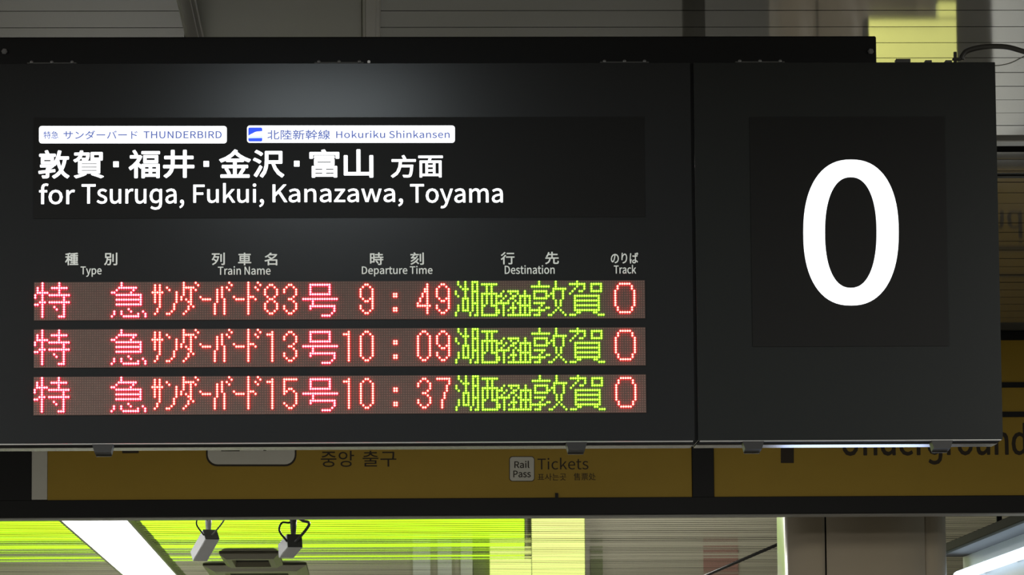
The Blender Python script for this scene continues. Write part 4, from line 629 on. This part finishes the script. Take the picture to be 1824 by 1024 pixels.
BAR2 = [(83, 6)] + [(c, 7) for c in range(84, 88)]
DO = column(89, 0, 13) + [(90, 6), (91, 6), (92, 7), (93, 0), (94, 1), (92, 2), (93, 3)]
GO = rows(r1=[(3, 11)], r2=[3, 11], r3=[3, 11], r4=[3, 11], r5=[(3, 11)], r7=[(0, 14)], r8=[4], r9=[4], r10=[(3, 13)], r11=[3, 13], r12=[13], r13=[12], r14=[(8, 11)])
DIG = {
    '0': rows(r1=[2, 3], r2=[1, 4], r12=[1, 4], r13=[2, 3]) + column(0, 3, 11) + column(5, 3, 11),
    '1': column(3, 1, 13) + [(1, 2), (2, 2)],
    '3': rows(r1=[2, 3], r2=[1, 4], r3=[0, 5], r4=[0, 5], r5=[5], r6=[4], r7=[2, 3], r8=[4], r9=[5], r10=[0, 5], r11=[0, 5], r12=[1, 4], r13=[2, 3]),
    '4': column(4, 1, 13) + [(3, 3), (3, 4), (2, 5), (2, 6), (1, 7), (1, 8), (0, 9), (0, 10), (1, 10), (2, 10), (3, 10), (5, 10)],
    '5': rows(r1=[(0, 5)], r2=[0], r3=[0], r4=[0], r5=[0, 2, 3], r6=[0, 1, 4], r7=[0, 5], r8=[5], r9=[5], r10=[5], r11=[0, 5], r12=[1, 4], r13=[2, 3]),
    '7': rows(r1=[(0, 5)], r2=[5], r3=[5], r4=[4], r5=[4], r6=[4], r7=[3], r8=[3], r9=[3], r10=[2], r11=[2], r12=[2], r13=[2]),
    '8': rows(r1=[2, 3], r2=[1, 4], r3=[0, 5], r4=[0, 5], r5=[0, 5], r6=[1, 4], r7=[2, 3], r8=[1, 4], r9=[0, 5], r10=[0, 5], r11=[0, 5], r12=[1, 4], r13=[2, 3]),
    '9': rows(r1=[2, 3], r2=[1, 4], r3=[0], r4=[0], r5=[0], r6=[0], r7=[1, 4], r8=[2, 3], r10=[0], r11=[0], r12=[1, 4], r13=[2, 3]) + column(5, 3, 11),
    ':': rows(r5=[6, 7], r6=[6, 7], r11=[6, 7], r12=[6, 7]),
}
KO = rows(r0=[177, 180, (183, 185)], r1=[177, 180, 183, 185], r2=[178, 180, 183, 185], r3=[(179, 181), 183, 185], r4=[176, 180, (183, 185)], r5=[176, 180, 183, 185], r6=[177, 180, 183, 185], r7=[(179, 181), 183, 185], r8=[179, 181, 183, 185], r9=[179, 181, (183, 185)], r10=[177, 179, 181, 183, 185], r11=[177, 179, 181, 183, 185], r12=[177, (179, 181), 183, 185], r13=[176, 182, 185], r14=[176, 182, 184, 185])
SEI = rows(r1=[(187, 193)], r2=[189, 191], r3=[189, 191], r4=[189, 191], r5=[(187, 193)], r6=[187, 189, 191, 193], r7=[187, 189, 191, 193], r8=[187, 189, 191, 193], r9=[187, 189, 191, 193], r10=[187, 188, 191, 192, 193], r11=[187, 193], r12=[187, 193], r13=[187, 193], r14=[(187, 193)])
KEI = rows(r4=[196, (198, 202)], r5=[195, 199, 202], r6=[194, 195, 197, 200, 201], r7=[196, 199, 200], r8=[195, 198, 201], r9=[(194, 198), 200, 202], r10=[196, 200], r11=[196, (199, 201)], r12=[194, 196, 198, 200], r13=[194, 196, 200], r14=[196, (198, 202)])
YU = rows(r4=[205], r5=[205], r6=[(203, 207)], r7=[203, 205, 207], r8=[203, 205, 207], r9=[203, 205, 207], r10=[(203, 207)], r11=[203, 205, 207], r12=[203, 205, 207], r13=[203, 205, 207], r14=[(203, 207)])
TON = rows(r0=[211, 218], r1=[211, 218], r2=[(208, 215), 218], r3=[(217, 222)], r4=[(209, 214), 217, 221], r5=[209, 214, 216, 217, 221], r6=[209, 214, 215, 217, 221], r7=[(209, 214), 217, 221], r8=[218, 220], r9=[(209, 213), 218, 220], r10=[212, 218, 220], r11=[211, 214, 215, 219], r12=[(208, 213), 218, 220], r13=[211, 217, 221], r14=[209, 210, 211, 215, 216, 222])
GA = rows(r0=[227], r1=[(224, 230), (233, 237)], r2=[227, 230, 233, 237], r3=[226, 230, 233, 237], r4=[225, 228, 229, (233, 237)], r5=[224], r6=[(226, 236)], r7=[226, 236], r8=[(226, 236)], r9=[226, 236], r10=[(226, 236)], r11=[226, 236], r12=[(226, 236)], r13=[227, 228, 234, 235], r14=[224, 225, 226, 236, 237, 238])
TRACK = rows(r1=[(245, 249)], r2=[244, 250], r3=[244, 250], r11=[244, 250], r12=[244, 250], r13=[(245, 249)]) + column(243, 4, 10) + column(251, 4, 10)


def shift(pts, n):
    return [(c + n, r) for c, r in pts]


def row_letters(number, hour, minute):
    L = [(TOKU, 'red'), (shift(KYU, 32), 'red')] + [(g, 'orange') for g in (SA, NN, DA, BAR1, BA, BAR2, DO)]
    L += [(shift(DIG[number[0]], 96), 'orange'), (shift(DIG[number[1]], 104), 'orange'), (shift(GO, 112), 'red')]
    if hour[0] != ' ':
        L.append((shift(DIG[hour[0]], 128), 'orange'))
    L += [(shift(DIG[hour[1]], 136), 'orange'), ([p for p in shift(DIG[':'], 144) if p[1] < 9], 'orange'), ([p for p in shift(DIG[':'], 144) if p[1] > 9], 'orange'), (shift(DIG[minute[0]], 160), 'orange'), (shift(DIG[minute[1]], 168), 'orange')]
    L += [(g, 'green') for g in (KO, SEI, KEI, YU, TON, GA)]
    L.append((TRACK, 'orange'))
    return L


LX0 = at_y(63.3, 505.2, D)[0]
PIT = (at_y(1129.6, 530, D)[0] - LX0) / 251.0
LZ1 = at_y(63.3, 505.2, D)[2]
LZ3 = at_y(74.6, 733.2, D)[2] + 14 * PIT
ROWZ = [LZ1, (LZ1 + LZ3) / 2, LZ3]
lit_sets = []
for k, (num, hr, mi) in enumerate((('83', ' 9', '49'), ('13', '10', '09'), ('15', '10', '37'))):
    z0 = ROWZ[k]
    disp = box('led_display', LX0 - 0.55 * PIT, LX0 + 255.55 * PIT, D - 0.0025, D + 0.002, z0 - 15.55 * PIT, z0 + 0.55 * PIT, M['led_board'], board)
    letters = row_letters(num, hr, mi)
    lit = set(p for g, _ in letters for p in g)
    YF = D - 0.0026
    # unlit lenses
    bm = bmesh.new()
    rr = PIT * 0.36
    for c in range(256):
        for r in range(16):
            if (c, r) in lit:
                continue
            x, z = LX0 + c * PIT, z0 - r * PIT
            q = [bm.verts.new((x + rr * a, YF, z + rr * b)) for a, b in ((-1, 0), (0, -1), (1, 0), (0, 1))]
            t = bm.verts.new((x, YF - 0.0012, z))
            for i in range(4):
                bm.faces.new((q[i], q[(i + 1) % 4], t))
    tag(put('unlit_lenses', bm_mesh(bm, 'unlit_lenses'), M['led_off'], disp), kind='stuff')
    for g, colour in letters:
        bm = bmesh.new()
        n = 8
        for c, r in g:
            x, z = LX0 + c * PIT, z0 - r * PIT
            ring = []
            for rad, h in ((0.492, 0.0), (0.490, 0.0034), (0.475, 0.0040), (0.425, 0.0046)):
                ring.append([bm.verts.new((x + PIT * rad * math.cos(2 * math.pi * (i + .5) / n), YF - h, z + PIT * rad * math.sin(2 * math.pi * (i + .5) / n))) for i in range(n)])
            for a in (0, 1, 2):
                for i in range(n):
                    f = bm.faces.new((ring[a][i], ring[a][(i + 1) % n], ring[a + 1][(i + 1) % n], ring[a + 1][i]))
                    f.material_index = 2 if a == 0 else 1
            bm.faces.new(ring[3])
        put('dot_letter', bm_mesh(bm, 'dot_letter'), [M['led_' + colour], M['led_rim_' + colour], M['led_wall_' + colour]], disp)

# hinge plates with their screws along the upper edge
def hinge(u0, u1, parent):
    a, b = at_y(u0, 108, D)[0], at_y(u1, 108, D)[0]
    h = box('hinge', a, b, D + 0.004, D + 0.03, ZT - 0.001, ZT + 0.004, M['dark_grey'], parent, 0.001)
    for t in (0.09, 0.5, 0.91):
        x = a + (b - a) * t
        tube('screw', [(x, D + 0.003, ZT + 0.0045), (x, D + 0.012, ZT + 0.0045)], 0.0045, M['screw'], h, 8)


hinge(48, 136, board)
hinge(560, 648, board)
hinge(1069, 1156, board)
x = at_y(657, 109, D)[0]
tube('screw', [(x, D + 0.001, ZT + 0.004), (x, D + 0.012, ZT + 0.004)], 0.004, M['white_enamel'], board, 8)

# ------------------------------------------------------------------ track number sign
track = thing('track_number_sign', ((XM + XB) / 2, D + 0.09, ZB), 'graphite track sign with a large glowing white 0', 'sign')
cabinet(XM, XB, M['face2'], track)
box('gap_shade_strip', XG + 0.0005, XM - 0.0005, D + 0.006, BACK - 0.01, ZB + 0.004, ZT - 0.002, M['gap'], track)  # black strip added as the gap's shade, hiding the shiny cabinet side
pxbox('number_window', 1338, 208, 1686, 617, FACE, 0.004, M['window'], track, proud=0.0012)


def super_oval(cx, cy, a, b, e, n=72):
    o = []
    for k in range(n):
        t = 2 * math.pi * k / n
        c, s = math.cos(t), math.sin(t)
        o.append((cx + a * math.copysign(abs(c) ** (2 / e), c), cy + b * math.copysign(abs(s) ** (2 / e), s)))
    return o


poly_shape('numeral', [super_oval(1515.8, 414.1, 84.9, 129.9, 2.32), super_oval(1515.4, 414.1, 46.0, 98.6, 2.28)], TY, M['lamp_white'], track)
hinge(1310, 1398, track)
for u0, u1, vt in ((1596, 1622, 104.5), (1648, 1660, 107), (1684, 1696, 107)):
    pxbox('bracket', u0, vt, u1, 113, D + 0.03, 0.03, M['dark_grey'], track, 0.001)

# rail and latches below each cabinet
for par, x0, x1, us in ((board, XA, XG, ((183, 802), (1027, 797))), (track, XM, XB - 0.006, ((1342, 794.5), (1678, 790.5)))):
    box('rail_gap', x0, x1, D + 0.013, D + 0.06, ZB - 0.001, ZB + 0.0025, M['gap'], par)
    box('bottom_rail', x0, x1, D + 0.055, D + 0.15, ZB - 0.004, ZB + 0.0025, M['alu'], par, 0.001)
    for u, v in us:
        xa, xb = at_y(u - 19, v, D)[0], at_y(u + 19, v, D)[0]
        z1 = ZB + 0.001
        bm = bmesh.new()
        # wedge-shaped latch, narrower below
        vs = [(xa, D - 0.004, z1), (xb, D - 0.004, z1), (xb, D + 0.05, z1), (xa, D + 0.05, z1), (xa + 0.006, D - 0.004, z1 - 0.020), (xb - 0.006, D - 0.004, z1 - 0.020), (xb - 0.006, D + 0.05, z1 - 0.024), (xa + 0.006, D + 0.05, z1 - 0.024)]
        vv = [bm.verts.new(p) for p in vs]
        for f in ((0, 1, 2, 3), (7, 6, 5, 4), (4, 5, 1, 0), (5, 6, 2, 1), (6, 7, 3, 2), (7, 4, 0, 3)):
            bm.faces.new([vv[i] for i in f])
        bmesh.ops.recalc_face_normals(bm, faces=bm.faces[:])
        la = put('latch', bm_mesh(bm, 'latch'), M['clip'], par)
        box('latch_edge', xa + 0.007, xb - 0.007, D + 0.046, D + 0.052, z1 - 0.0275, z1 - 0.0235, M['alu'], la, 0.0006)

# ------------------------------------------------------------------ beam that carries both signs
BY = 10.76
zb0, zb1 = ZT + 0.001, at_y(900, 65, BY)[2]
xr = at_y(1561, 92, BY)[0]
beam = thing('mounting_beam', ((XA + xr) / 2, BY + 0.05, zb0), 'matt black beam on top of the departure board', 'beam')
box('beam_box', XA - 0.15, xr, BY, BY + 0.10, zb0, zb1, M['black'], beam, 0.003)
box('hanger_arm', -0.5, -0.44, BY + 0.09, 11.85, zb0 + 0.02, zb0 + 0.05, M['black'], beam)
box('hanger_arm', 0.9, 0.96, BY + 0.09, 11.85, zb0 + 0.02, zb0 + 0.05, M['black'], beam)
box('hanger_post', -0.5, -0.44, 11.79, 11.85, zb0 + 0.04, CEIL + 0.01, M['black'], beam)
box('hanger_post', 0.9, 0.96, 11.79, 11.85, zb0 + 0.04, CEIL + 0.01, M['black'], beam)
for u in (8, 1551):
    x, _, z = at_y(u, 92, BY)
    bm = bmesh.new()
    add_tube(bm, [(x, BY + 0.002, z), (x, BY - 0.006, z)], [0.009, 0.0075], 6)
    add_tube(bm, [(x, BY - 0.004, z), (x, BY - 0.008, z)], 0.0045, 8)
    put('bolt', bm_mesh(bm, 'bolt'), M['screw'], beam)

# cables leaving the track sign
CY = D + 0.045
c1 = [at_y(u, v, CY) for u, v in ((1713, 106), (1715, 99), (1722, 91), (1742, 85), (1768, 82.5), (1795, 84), (1824, 92), (1860, 104), (1900, 100), (1940, 60))]
c1.append(np.array([c1[-1][0] + 0.06, CY + 0.05, CEIL + 0.005]))
pc = tube('power_cable', smooth_path(c1), 0.0068, M['cable'], None, 10, tuple(c1[0]))
pxbox('conduit_nipple', 1699, 92, 1704.5, 111.2, D + 0.04, 0.008, M['cable'], pc, 0.001)
pxbox('conduit_nut', 1697, 103, 1712, 107, D + 0.038, 0.012, M['cable'], pc, 0.001)
tag(pc, 'thick dark cable arching off the top of the track sign', 'cable')
c2 = [at_y(u, v, CY + 0.02) for u, v in ((1768, 116), (1780, 116.5), (1800, 112), (1815, 105), (1830, 97), (1860, 80))]
c2.append(np.array([c2[-1][0] + 0.1, CY + 0.05, CEIL + 0.005]))
tag(tube('thin_cable', smooth_path(c2), 0.0014, M['cable_grey'], None, 6, tuple(c2[0])), 'thin grey cable curving up beside the corner of the track sign', 'cable')

# ------------------------------------------------------------------ yellow guide sign behind
G = 19.3
gz0, gz1 = at_y(912, 917.2, G)[2], CEIL - 0.003
gx0, gx1 = at_y(-260, 800, G)[0], at_y(1858, 800, G)[0]
guide = thing('guide_sign', ((gx0 + gx1) / 2, G + 0.1, gz0), 'long yellow guide sign in a black frame behind the departure board', 'sign')
# black body with proud frame bars
box('sign_body', gx0, gx1, G + 0.03, G + 0.22, gz0, gz1, M['black'], guide)
zf1 = at_y(912, 886.5, G)[2]
box('frame_bar', gx0, gx1, G, G + 0.031, gz0, zf1, M['black'], guide, 0.002)
zt0 = at_y(1800, 605.5, G)[2]
box('frame_bar', gx0, gx1, G, G + 0.031, zt0, gz1, M['black'], guide, 0.002)
box('under_strip', gx0, gx1, G + 0.03, G + 0.20, gz0 - 0.004, gz0 + 0.001, M['grey_enamel'], guide)
for ua, ub in ((-40, 56), (1233, 1272)):
    a, b = at_y(ua, 850, G)[0], at_y(ub, 850, G)[0]
    box('frame_post', a, b, G + 0.0005, G + 0.031, zf1 - 0.002, zt0 + 0.002, M['black'], guide, 0.002)
pz = [zf1 - 0.002] + [at_y(1800, v, G)[2] for v in (742.5, 733, 690, 680.5)] + [zt0 + 0.002]
GP = G + 0.012
for ua, ub in ((84, 1233), (1272, 1850)):
    a, b = at_y(ua, 850, G)[0], at_y(ub, 850, G)[0]
    for z0_, z1_ in ((pz[0], pz[1]), (pz[2], pz[3]), (pz[4], pz[5])):
        box('yellow_panel', a + 0.001, b - 0.001, GP, G + 0.032, z0_, z1_, M['yellow'], guide)
    for z0_, z1_ in ((pz[1], pz[2]), (pz[3], pz[4])):
        box('divider_bar', a, b, G + 0.002, G + 0.032, z0_, z1_, M['black'], guide)
a, b = at_y(56, 850, G)[0], at_y(84, 850, G)[0]
box('white_strip', a, b, G + 0.004, G + 0.031, at_y(70, 890, G)[2], zt0, M['sign_white'], guide, 0.002)
GT = GP - 0.001
pict = poly_shape('pictogram_frame', [round_rect(367, 700, 528, 830.5, 20)], GT, M['sign_ink'], guide)
plate = poly_shape('pictogram_plate', [round_rect(370, 703, 525, 827, 17.5)], GT - 0.0015, M['sign_white'], pict)
poly_shape('lettering', [[(394, 788), (427, 788), (427, 803.6), (394, 803.6)], [(469, 788), (474.5, 788), (474.5, 803), (469, 803)]], GT - 0.003, M['sign_ink'], pict)
poly_shape('lettering', [[(214, 780), (248, 780), (247, 807), (218, 807.2)]], GT, M['sign_ink'], guide)
lettering('중앙', 571.5, 803, 630.8, 831.6, GT, M['sign_ink'], guide, 0.1)
lettering('출구', 645.8, 802.6, 706, 831, GT, M['sign_ink'], guide, 0.1)
rp = poly_shape('plate_rim', [round_rect(907, 812.6, 952.3, 857.4, 6)], GT, M['sign_ink'], guide)
poly_shape('rail_pass_plate', [round_rect(908.2, 813.8, 951.2, 856.2, 5)], GT - 0.0015, M['sign_white'], rp)
lettering('Rail', 916.2, 820.6, 943, 833.6, GT - 0.003, M['sign_ink'], rp, 0.25)
lettering('Pass', 914.3, 838, 945.5, 850.2, GT - 0.003, M['sign_ink'], rp, 0.25)
lettering('Tickets', 957.4, 815, 1048.2, 836.2, GT, M['sign_ink'], guide, 0.0)
lettering('표사는곳', 957.8, 843.2, 1008.4, 855.6, GT, M['sign_ink'], guide, -0.12)
lettering('售票处', 1022, 842.4, 1061, 855.2, GT, M['sign_ink'], guide, -0.1)
poly_shape('lettering', [[(1390.8, 770), (1414, 770), (1414, 824.6), (1390.8, 824.6)]], GT, M['sign_ink'], guide)
lettering('Underɡround', 1499.5, 753.5, 1829, 827.6, GT, M['sign_ink'], guide, 0.9)
pxbox('small_tab', 989, 878, 994.5, 889, G, 0.02, M['black'], guide, proud=0.002)
for X in (-1.6, 1.2, 2.8):
    box('hanger_plate', X - 0.05, X + 0.05, G + 0.05, G + 0.18, gz1 - 0.001, CEIL + 0.0, M['black'], guide)

# ------------------------------------------------------------------ lit yellow sign hidden behind the track sign, mirrored in the ceiling
S = 15.0
xs = [S * ((u - 912) / F + 0.0349) for u in (1563, 1692, 1722)]
ly = thing('lit_yellow_sign', ((xs[0] + xs[2]) / 2, S + 0.05, 2.93), 'yellow backlit sign close behind the track sign, mirrored as a bright patch in the ceiling', 'sign')
box('sign_case', xs[0] - 0.01, xs[2] + 0.01, S + 0.004, S + 0.12, 2.985, 3.22, M['black'], ly)
box('lit_panel', xs[0], xs[2], S, S + 0.004, 2.995, 3.21, M['amber_lit'], ly)
box('lit_tab', xs[1], xs[2], S, S + 0.10, 2.925, 2.984, M['amber_lit'], ly)
box('hanger_rod', 1.93, 1.96, S + 0.04, S + 0.07, 3.21, CEIL + 0.01, M['black'], ly)

# ------------------------------------------------------------------ pillar
PD = 20.0
px0, px1 = at_y(1390, 960, PD + 0.55)[0], at_y(1690, 960, PD)[0]
pil = thing('pillar', ((px0 + px1) / 2, PD + 0.3, 0), kind='structure')
box('pillar_core', px0 + 0.10, px1 - 0.10, PD + 0.022, PD + 0.53, 0, CEIL, M['gap'], pil)


def clad(name, path, z0=0.0, z1=CEIL - 0.002, th=0.016):
    bm = bmesh.new()
    n = len(path)
    fr = [bm.verts.new((x, y, z0)) for x, y in path]
    fr2 = [bm.verts.new((x, y, z1)) for x, y in path]
    for i in range(n - 1):
        f = bm.faces.new((fr[i], fr[i + 1], fr2[i + 1], fr2[i]))
        f.smooth = True
    bmesh.ops.recalc_face_normals(bm, faces=bm.faces[:])
    me = bm_mesh(bm, name)
    for p in me.polygons:
        p.use_smooth = True
    o = put(name, me, M['pillar'], pil)
    s = o.modifiers.new('thickness', 'SOLIDIFY')
    s.thickness = th
    s.offset = -1
    return o


ra = 0.13
xs1, xs2 = at_y(1470, 960, PD)[0], at_y(1648, 960, PD)[0]
pw = px1 - px0


def corner(cx, cy, a0, a1, r, n=10):
    return [(cx + r * math.cos(math.radians(a0 + (a1 - a0) * k / n)), cy + r * math.sin(math.radians(a0 + (a1 - a0) * k / n))) for k in range(n + 1)]


g_ = 0.004
clad('cladding_panel', [(px0, PD + 0.55)] + corner(px0 + ra, PD + ra, 180, 270, ra)[0:] + [(xs1 - g_, PD)])
clad('cladding_panel', [(xs1 + g_, PD), ((xs1 + xs2) / 2, PD), (xs2 - g_, PD)])
rb = px1 - xs2 - g_
clad('cladding_panel', [(xs2 + g_, PD)] + corner(px1 - rb + 0.002, PD + rb, 270, 360, rb - 0.002) + [(px1, PD + 0.55)])

# ------------------------------------------------------------------ line light on the ceiling
ll = thing('line_light', (-2.03, 40, CEIL - 0.03), 'long glaring white ceiling line light below the guide sign', 'ceiling light')
box('diffuser', -2.275, -1.79, 19.7, 53.0, CEIL - 0.035, CEIL - 0.015, M['line'], ll, 0.003)
box('side_rail', -2.30, -2.277, 19.7, 53.0, CEIL - 0.045, CEIL - 0.0, M['grey_enamel'], ll)
box('side_rail', -1.788, -1.768, 19.7, 53.0, CEIL - 0.045, CEIL - 0.0, M['grey_enamel'], ll)

# ------------------------------------------------------------------ spot lamps
def spot(u, v, dirv, label, dark, length, w, h, v_top):
    Y = 24.0
    c = Vector(at_y(u, v, Y))
    d = Vector(dirv).normalized()
    side = d.cross(Vector((0, 0, 1))).normalized()
    up = side.cross(d).normalized()
    t = thing('spot_lamp', tuple(c), label, 'spotlight', 'spotlights below the guide sign')
    bm = bmesh.new()
    q = []
    for k in (0, 1):
        for a, b in ((-1, -1), (1, -1), (1, 1), (-1, 1)):
            q.append(bm.verts.new(c + d * length * k + side * a * w / 2 + up * b * h / 2))
    for f in ((0, 1, 2, 3), (7, 6, 5, 4), (0, 4, 5, 1), (1, 5, 6, 2), (2, 6, 7, 3), (3, 7, 4, 0)):
        bm.faces.new([q[i] for i in f])
    bmesh.ops.recalc_face_normals(bm, faces=bm.faces[:])
    bmesh.ops.bevel(bm, geom=bm.edges[:], offset=0.003, segments=2, affect='EDGES')
    put('lamp_housing', bm_mesh(bm, 'lamp_housing'), M['white_enamel'], t)
    # dark rear cap
    bm = bmesh.new()
    q = []
    for k in (-0.004, 0.002):
        for a, b in ((-1, -1), (1, -1), (1, 1), (-1, 1)):
            q.append(bm.verts.new(c + d * k + side * a * (w / 2 - 0.002) + up * b * (h / 2 - 0.002)))
    for f in ((0, 1, 2, 3), (7, 6, 5, 4), (0, 4, 5, 1), (1, 5, 6, 2), (2, 6, 7, 3), (3, 7, 4, 0)):
        bm.faces.new([q[i] for i in f])
    bmesh.ops.recalc_face_normals(bm, faces=bm.faces[:])
    put('rear_cap', bm_mesh(bm, 'rear_cap'), M['dark_grey'], t)
    top = c + up * (h / 2) + d * 0.02
    mid = Vector((top.x, top.y, at_y(u, v_top, Y)[2]))
    stem = M['dark_grey'] if dark else M['grey_enamel']
    tube('swivel_stem', [top - Vector((0, 0, 0.01)), Vector((top.x, top.y, mid.z + 0.05))], [0.013, 0.022], stem, t, 12)
    tube('drop_rod', [Vector((top.x, top.y, mid.z + 0.04)), Vector((top.x, top.y, CEIL + 0.005))], 0.012, stem, t, 10)
    lp = [c - side * (w / 2) + Vector((0.0, 0, -0.005)), c - side * (w / 2 + 0.045) + Vector((0, 0, 0.055)), c - side * (w / 2 + 0.03) + Vector((0, 0, 0.10)), Vector((top.x - 0.02, top.y, mid.z + 0.02)), Vector((top.x, top.y, mid.z + 0.06))]
    tube('supply_lead', smooth_path(lp), 0.0045 if not dark else 0.006, M['cable'], t, 8)
    rp_ = [c - d * 0.006 - side * 0.0 + up * -0.01, c + side * (w / 2 + 0.02) + Vector((0, -0.01, 0.06)), c + side * (w / 2 + 0.04) + Vector((0, -0.005, 0.10)), Vector((top.x + 0.05, top.y, mid.z + 0.03)), Vector((top.x + 0.01, top.y, mid.z + 0.06))]
    tube('supply_lead', smooth_path(rp_), 0.0045 if not dark else 0.0085, M['cable_grey'] if not dark else M['dark_grey'], t, 8)
    return t


spot(376, 952, (-0.075, 0.15, -0.115), 'white box spotlight with grey stem and thin leads, next to the line light', False, 0.205, 0.088, 0.068, 930)
spot(525, 963, (-0.055, 0.19, -0.05), 'white box spotlight with a black stem and thick cable loop', True, 0.20, 0.088, 0.080, 936)

# ------------------------------------------------------------------ ceiling trays near the spot lamps
def tray(u0, u1, v0, v1, label):
    p0, p1, p2 = at_z(u0, v0, CEIL), at_z(u1, v0, CEIL), at_z(u0, v1, CEIL)
    x0, x1, y0, y1 = p0[0], p1[0], p0[1], p2[1]
    dr = 0.05
    t = thing('ceiling_tray', ((x0 + x1) / 2, (y0 + y1) / 2, CEIL - dr), label, 'ceiling light', 'square trays in the ceiling')
    wx, wy = 0.10 * (x1 - x0), 0.10 * (y1 - y0)
    bm = bmesh.new()
    rings = []
    for ix, iy, z in ((0, 0, CEIL - 0.002), (0, 0, CEIL - 0.012), (wx, wy, CEIL - dr), (1.9 * wx, 1.9 * wy, CEIL - dr), (2.1 * wx, 2.1 * wy, CEIL - 0.004)):
        rings.append([bm.verts.new(p) for p in ((x0 + ix, y0 + iy, z), (x1 - ix, y0 + iy, z), (x1 - ix, y1 - iy, z), (x0 + ix, y1 - iy, z))])
    for a, b in zip(rings, rings[1:]):
        for k in range(4):
            bm.faces.new((a[k], a[(k + 1) % 4], b[(k + 1) % 4], b[k]))
    bmesh.ops.recalc_face_normals(bm, faces=bm.faces[:])
    put('tray_frame', bm_mesh(bm, 'tray_frame'), M['olive_metal'], t)
    box('tray_floor', x0 + 2 * wx, x1 - 2 * wx, y0 + 2 * wy, y1 - 2 * wy, CEIL - 0.006, CEIL - 0.003, M['canopy'], t)
    return t


tray(390, 497, 984, 1004, 'small square ceiling tray between the two spotlights')
tray(361, 546, 1005, 1040, 'large square ceiling tray at the lower edge below the spotlights')

# lighting rail running obliquely to the pillar
ra0, ra1 = Vector(at_y(1394, 966, 21.5)), Vector(at_y(1180, 1058, 24.5))
rl = tube('conduit', [ra0 + Vector((0.05, 0, 0.011)), ra0, ra1, ra1 + (ra1 - ra0) * 0.6], 0.0085, M['cable'], None, 8, tuple(ra0))
tag(rl, 'thin dark conduit sloping down from the left side of the pillar', 'conduit')

# ------------------------------------------------------------------ lit canopy on the right
kx, ke = 3.3, 25.0
can = thing('shop_canopy', (kx + 0.3, 21, 0), 'shop canopy right of the pillar, with glaring white tubes under its dark trim', 'canopy')
box('canopy_trim', kx, kx + 0.04, 19.8, ke, 2.905, 2.955, M['canopy'], can, 0.004)
box('canopy_roof', kx + 0.04, kx + 1.2, 19.8, ke, 2.94, 2.955, M['canopy'], can)
box('canopy_back', kx + 0.45, kx + 0.50, 19.8, ke, 0.0, 2.939, M['white_enamel'], can)
box('canopy_lining', kx + 0.041, kx + 0.449, 19.8, ke, 2.92, 2.939, M['canopy_lining'], can)
for Yp in (20.2, 24.2):
    box('hanger_rod', kx + 0.3, kx + 0.33, Yp, Yp + 0.03, 2.95, CEIL + 0.005, M['black'], can)
box('lit_window', kx + 0.44, kx + 0.451, 19.9, ke - 0.1, 0.5, 1.95, M['window_lit'], can)
box('reflector', kx + 0.215, kx + 0.23, 19.8, ke, 2.66, 2.919, M['grey_enamel'], can)
yy = 19.85
while yy < ke - 1.2:
    tube('lamp_tube', [(kx + 0.14, yy + 0.005, 2.79), (kx + 0.14, yy + 1.205, 2.79)], 0.030, M['tube'], can, 12)
    box('lamp_holder', kx + 0.16, kx + 0.216, yy + 0.58, yy + 0.62, 2.78, 2.80, M['grey_enamel'], can)
    yy += 1.21

# ------------------------------------------------------------------ far shop fronts, mirrored in the planks
E0 = YE - 0.8
XX = lambda u: E0 * ((u - 912) / F + 0.0349)
lime = thing('lime_shop_sign', (XX(300), E0 - 0.1, 1.7), 'lime yellow backlit shop sign along the far wall, mirrored in the ceiling', 'sign')
box('sign_case', -7.6, XX(932), E0 - 0.20, E0 - 0.001, 1.68, 2.67, M['black'], lime)
box('lit_panel', -7.58, XX(930), E0 - 0.205, E0 - 0.2, 1.70, 2.655, M['lime'], lime)
pale = thing('pale_shop_sign', (XX(988), E0 - 0.1, 1.7), 'pale yellow backlit sign beside the lime sign on the far wall, mirrored in the ceiling', 'sign')
box('sign_case', XX(942), XX(1038), E0 - 0.20, E0 - 0.001, 1.68, 3.40, M['black'], pale)
box('lit_panel', XX(943), XX(1037), E0 - 0.205, E0 - 0.2, 1.70, 3.38, M['cream_lit'], pale)
box('lit_panel', XX(869), XX(942), E0 - 0.205, E0 - 0.001, 2.69, 3.38, M['cream_lit'], pale)
n = 3
for u0, u1, key in ((732, 763, 'pale_wall'), (776, 801, 'pale_wall'), (817, 838, 'pale_wall'), (839, 868, 'moss_wall'), (1048, 1070, 'moss_wall')):
    struct(box('trim_%d' % n, XX(u0), XX(u1), E0 - 0.06, E0 - 0.001, 2.68, CEIL - 0.02, M[key]))
    n += 1
tag(box('red_poster', XX(1250), XX(1312), E0 - 0.03, E0 - 0.001, 2.68, 3.05, M['red_wall']), 'red poster on the far wall right of the pale lit sign', 'poster')
sb = thing('information_screen', (1.8, 15.5, 0), 'blue white glowing information screen below the track sign, mirrored in its bottom rail', 'screen')
box('screen_case', 1.50, 2.08, 15.505, 15.60, 1.30, 2.30, M['grey_enamel'], sb, 0.004)
box('screen_face', 1.53, 2.05, 15.50, 15.506, 1.34, 2.27, M['blue_lit'], sb)
box('stand_post', 1.74, 1.84, 15.53, 15.58, 0.02, 1.305, M['grey_enamel'], sb)
box('stand_foot', 1.55, 2.03, 15.35, 15.76, 0.0, 0.025, M['grey_enamel'], sb, 0.004)
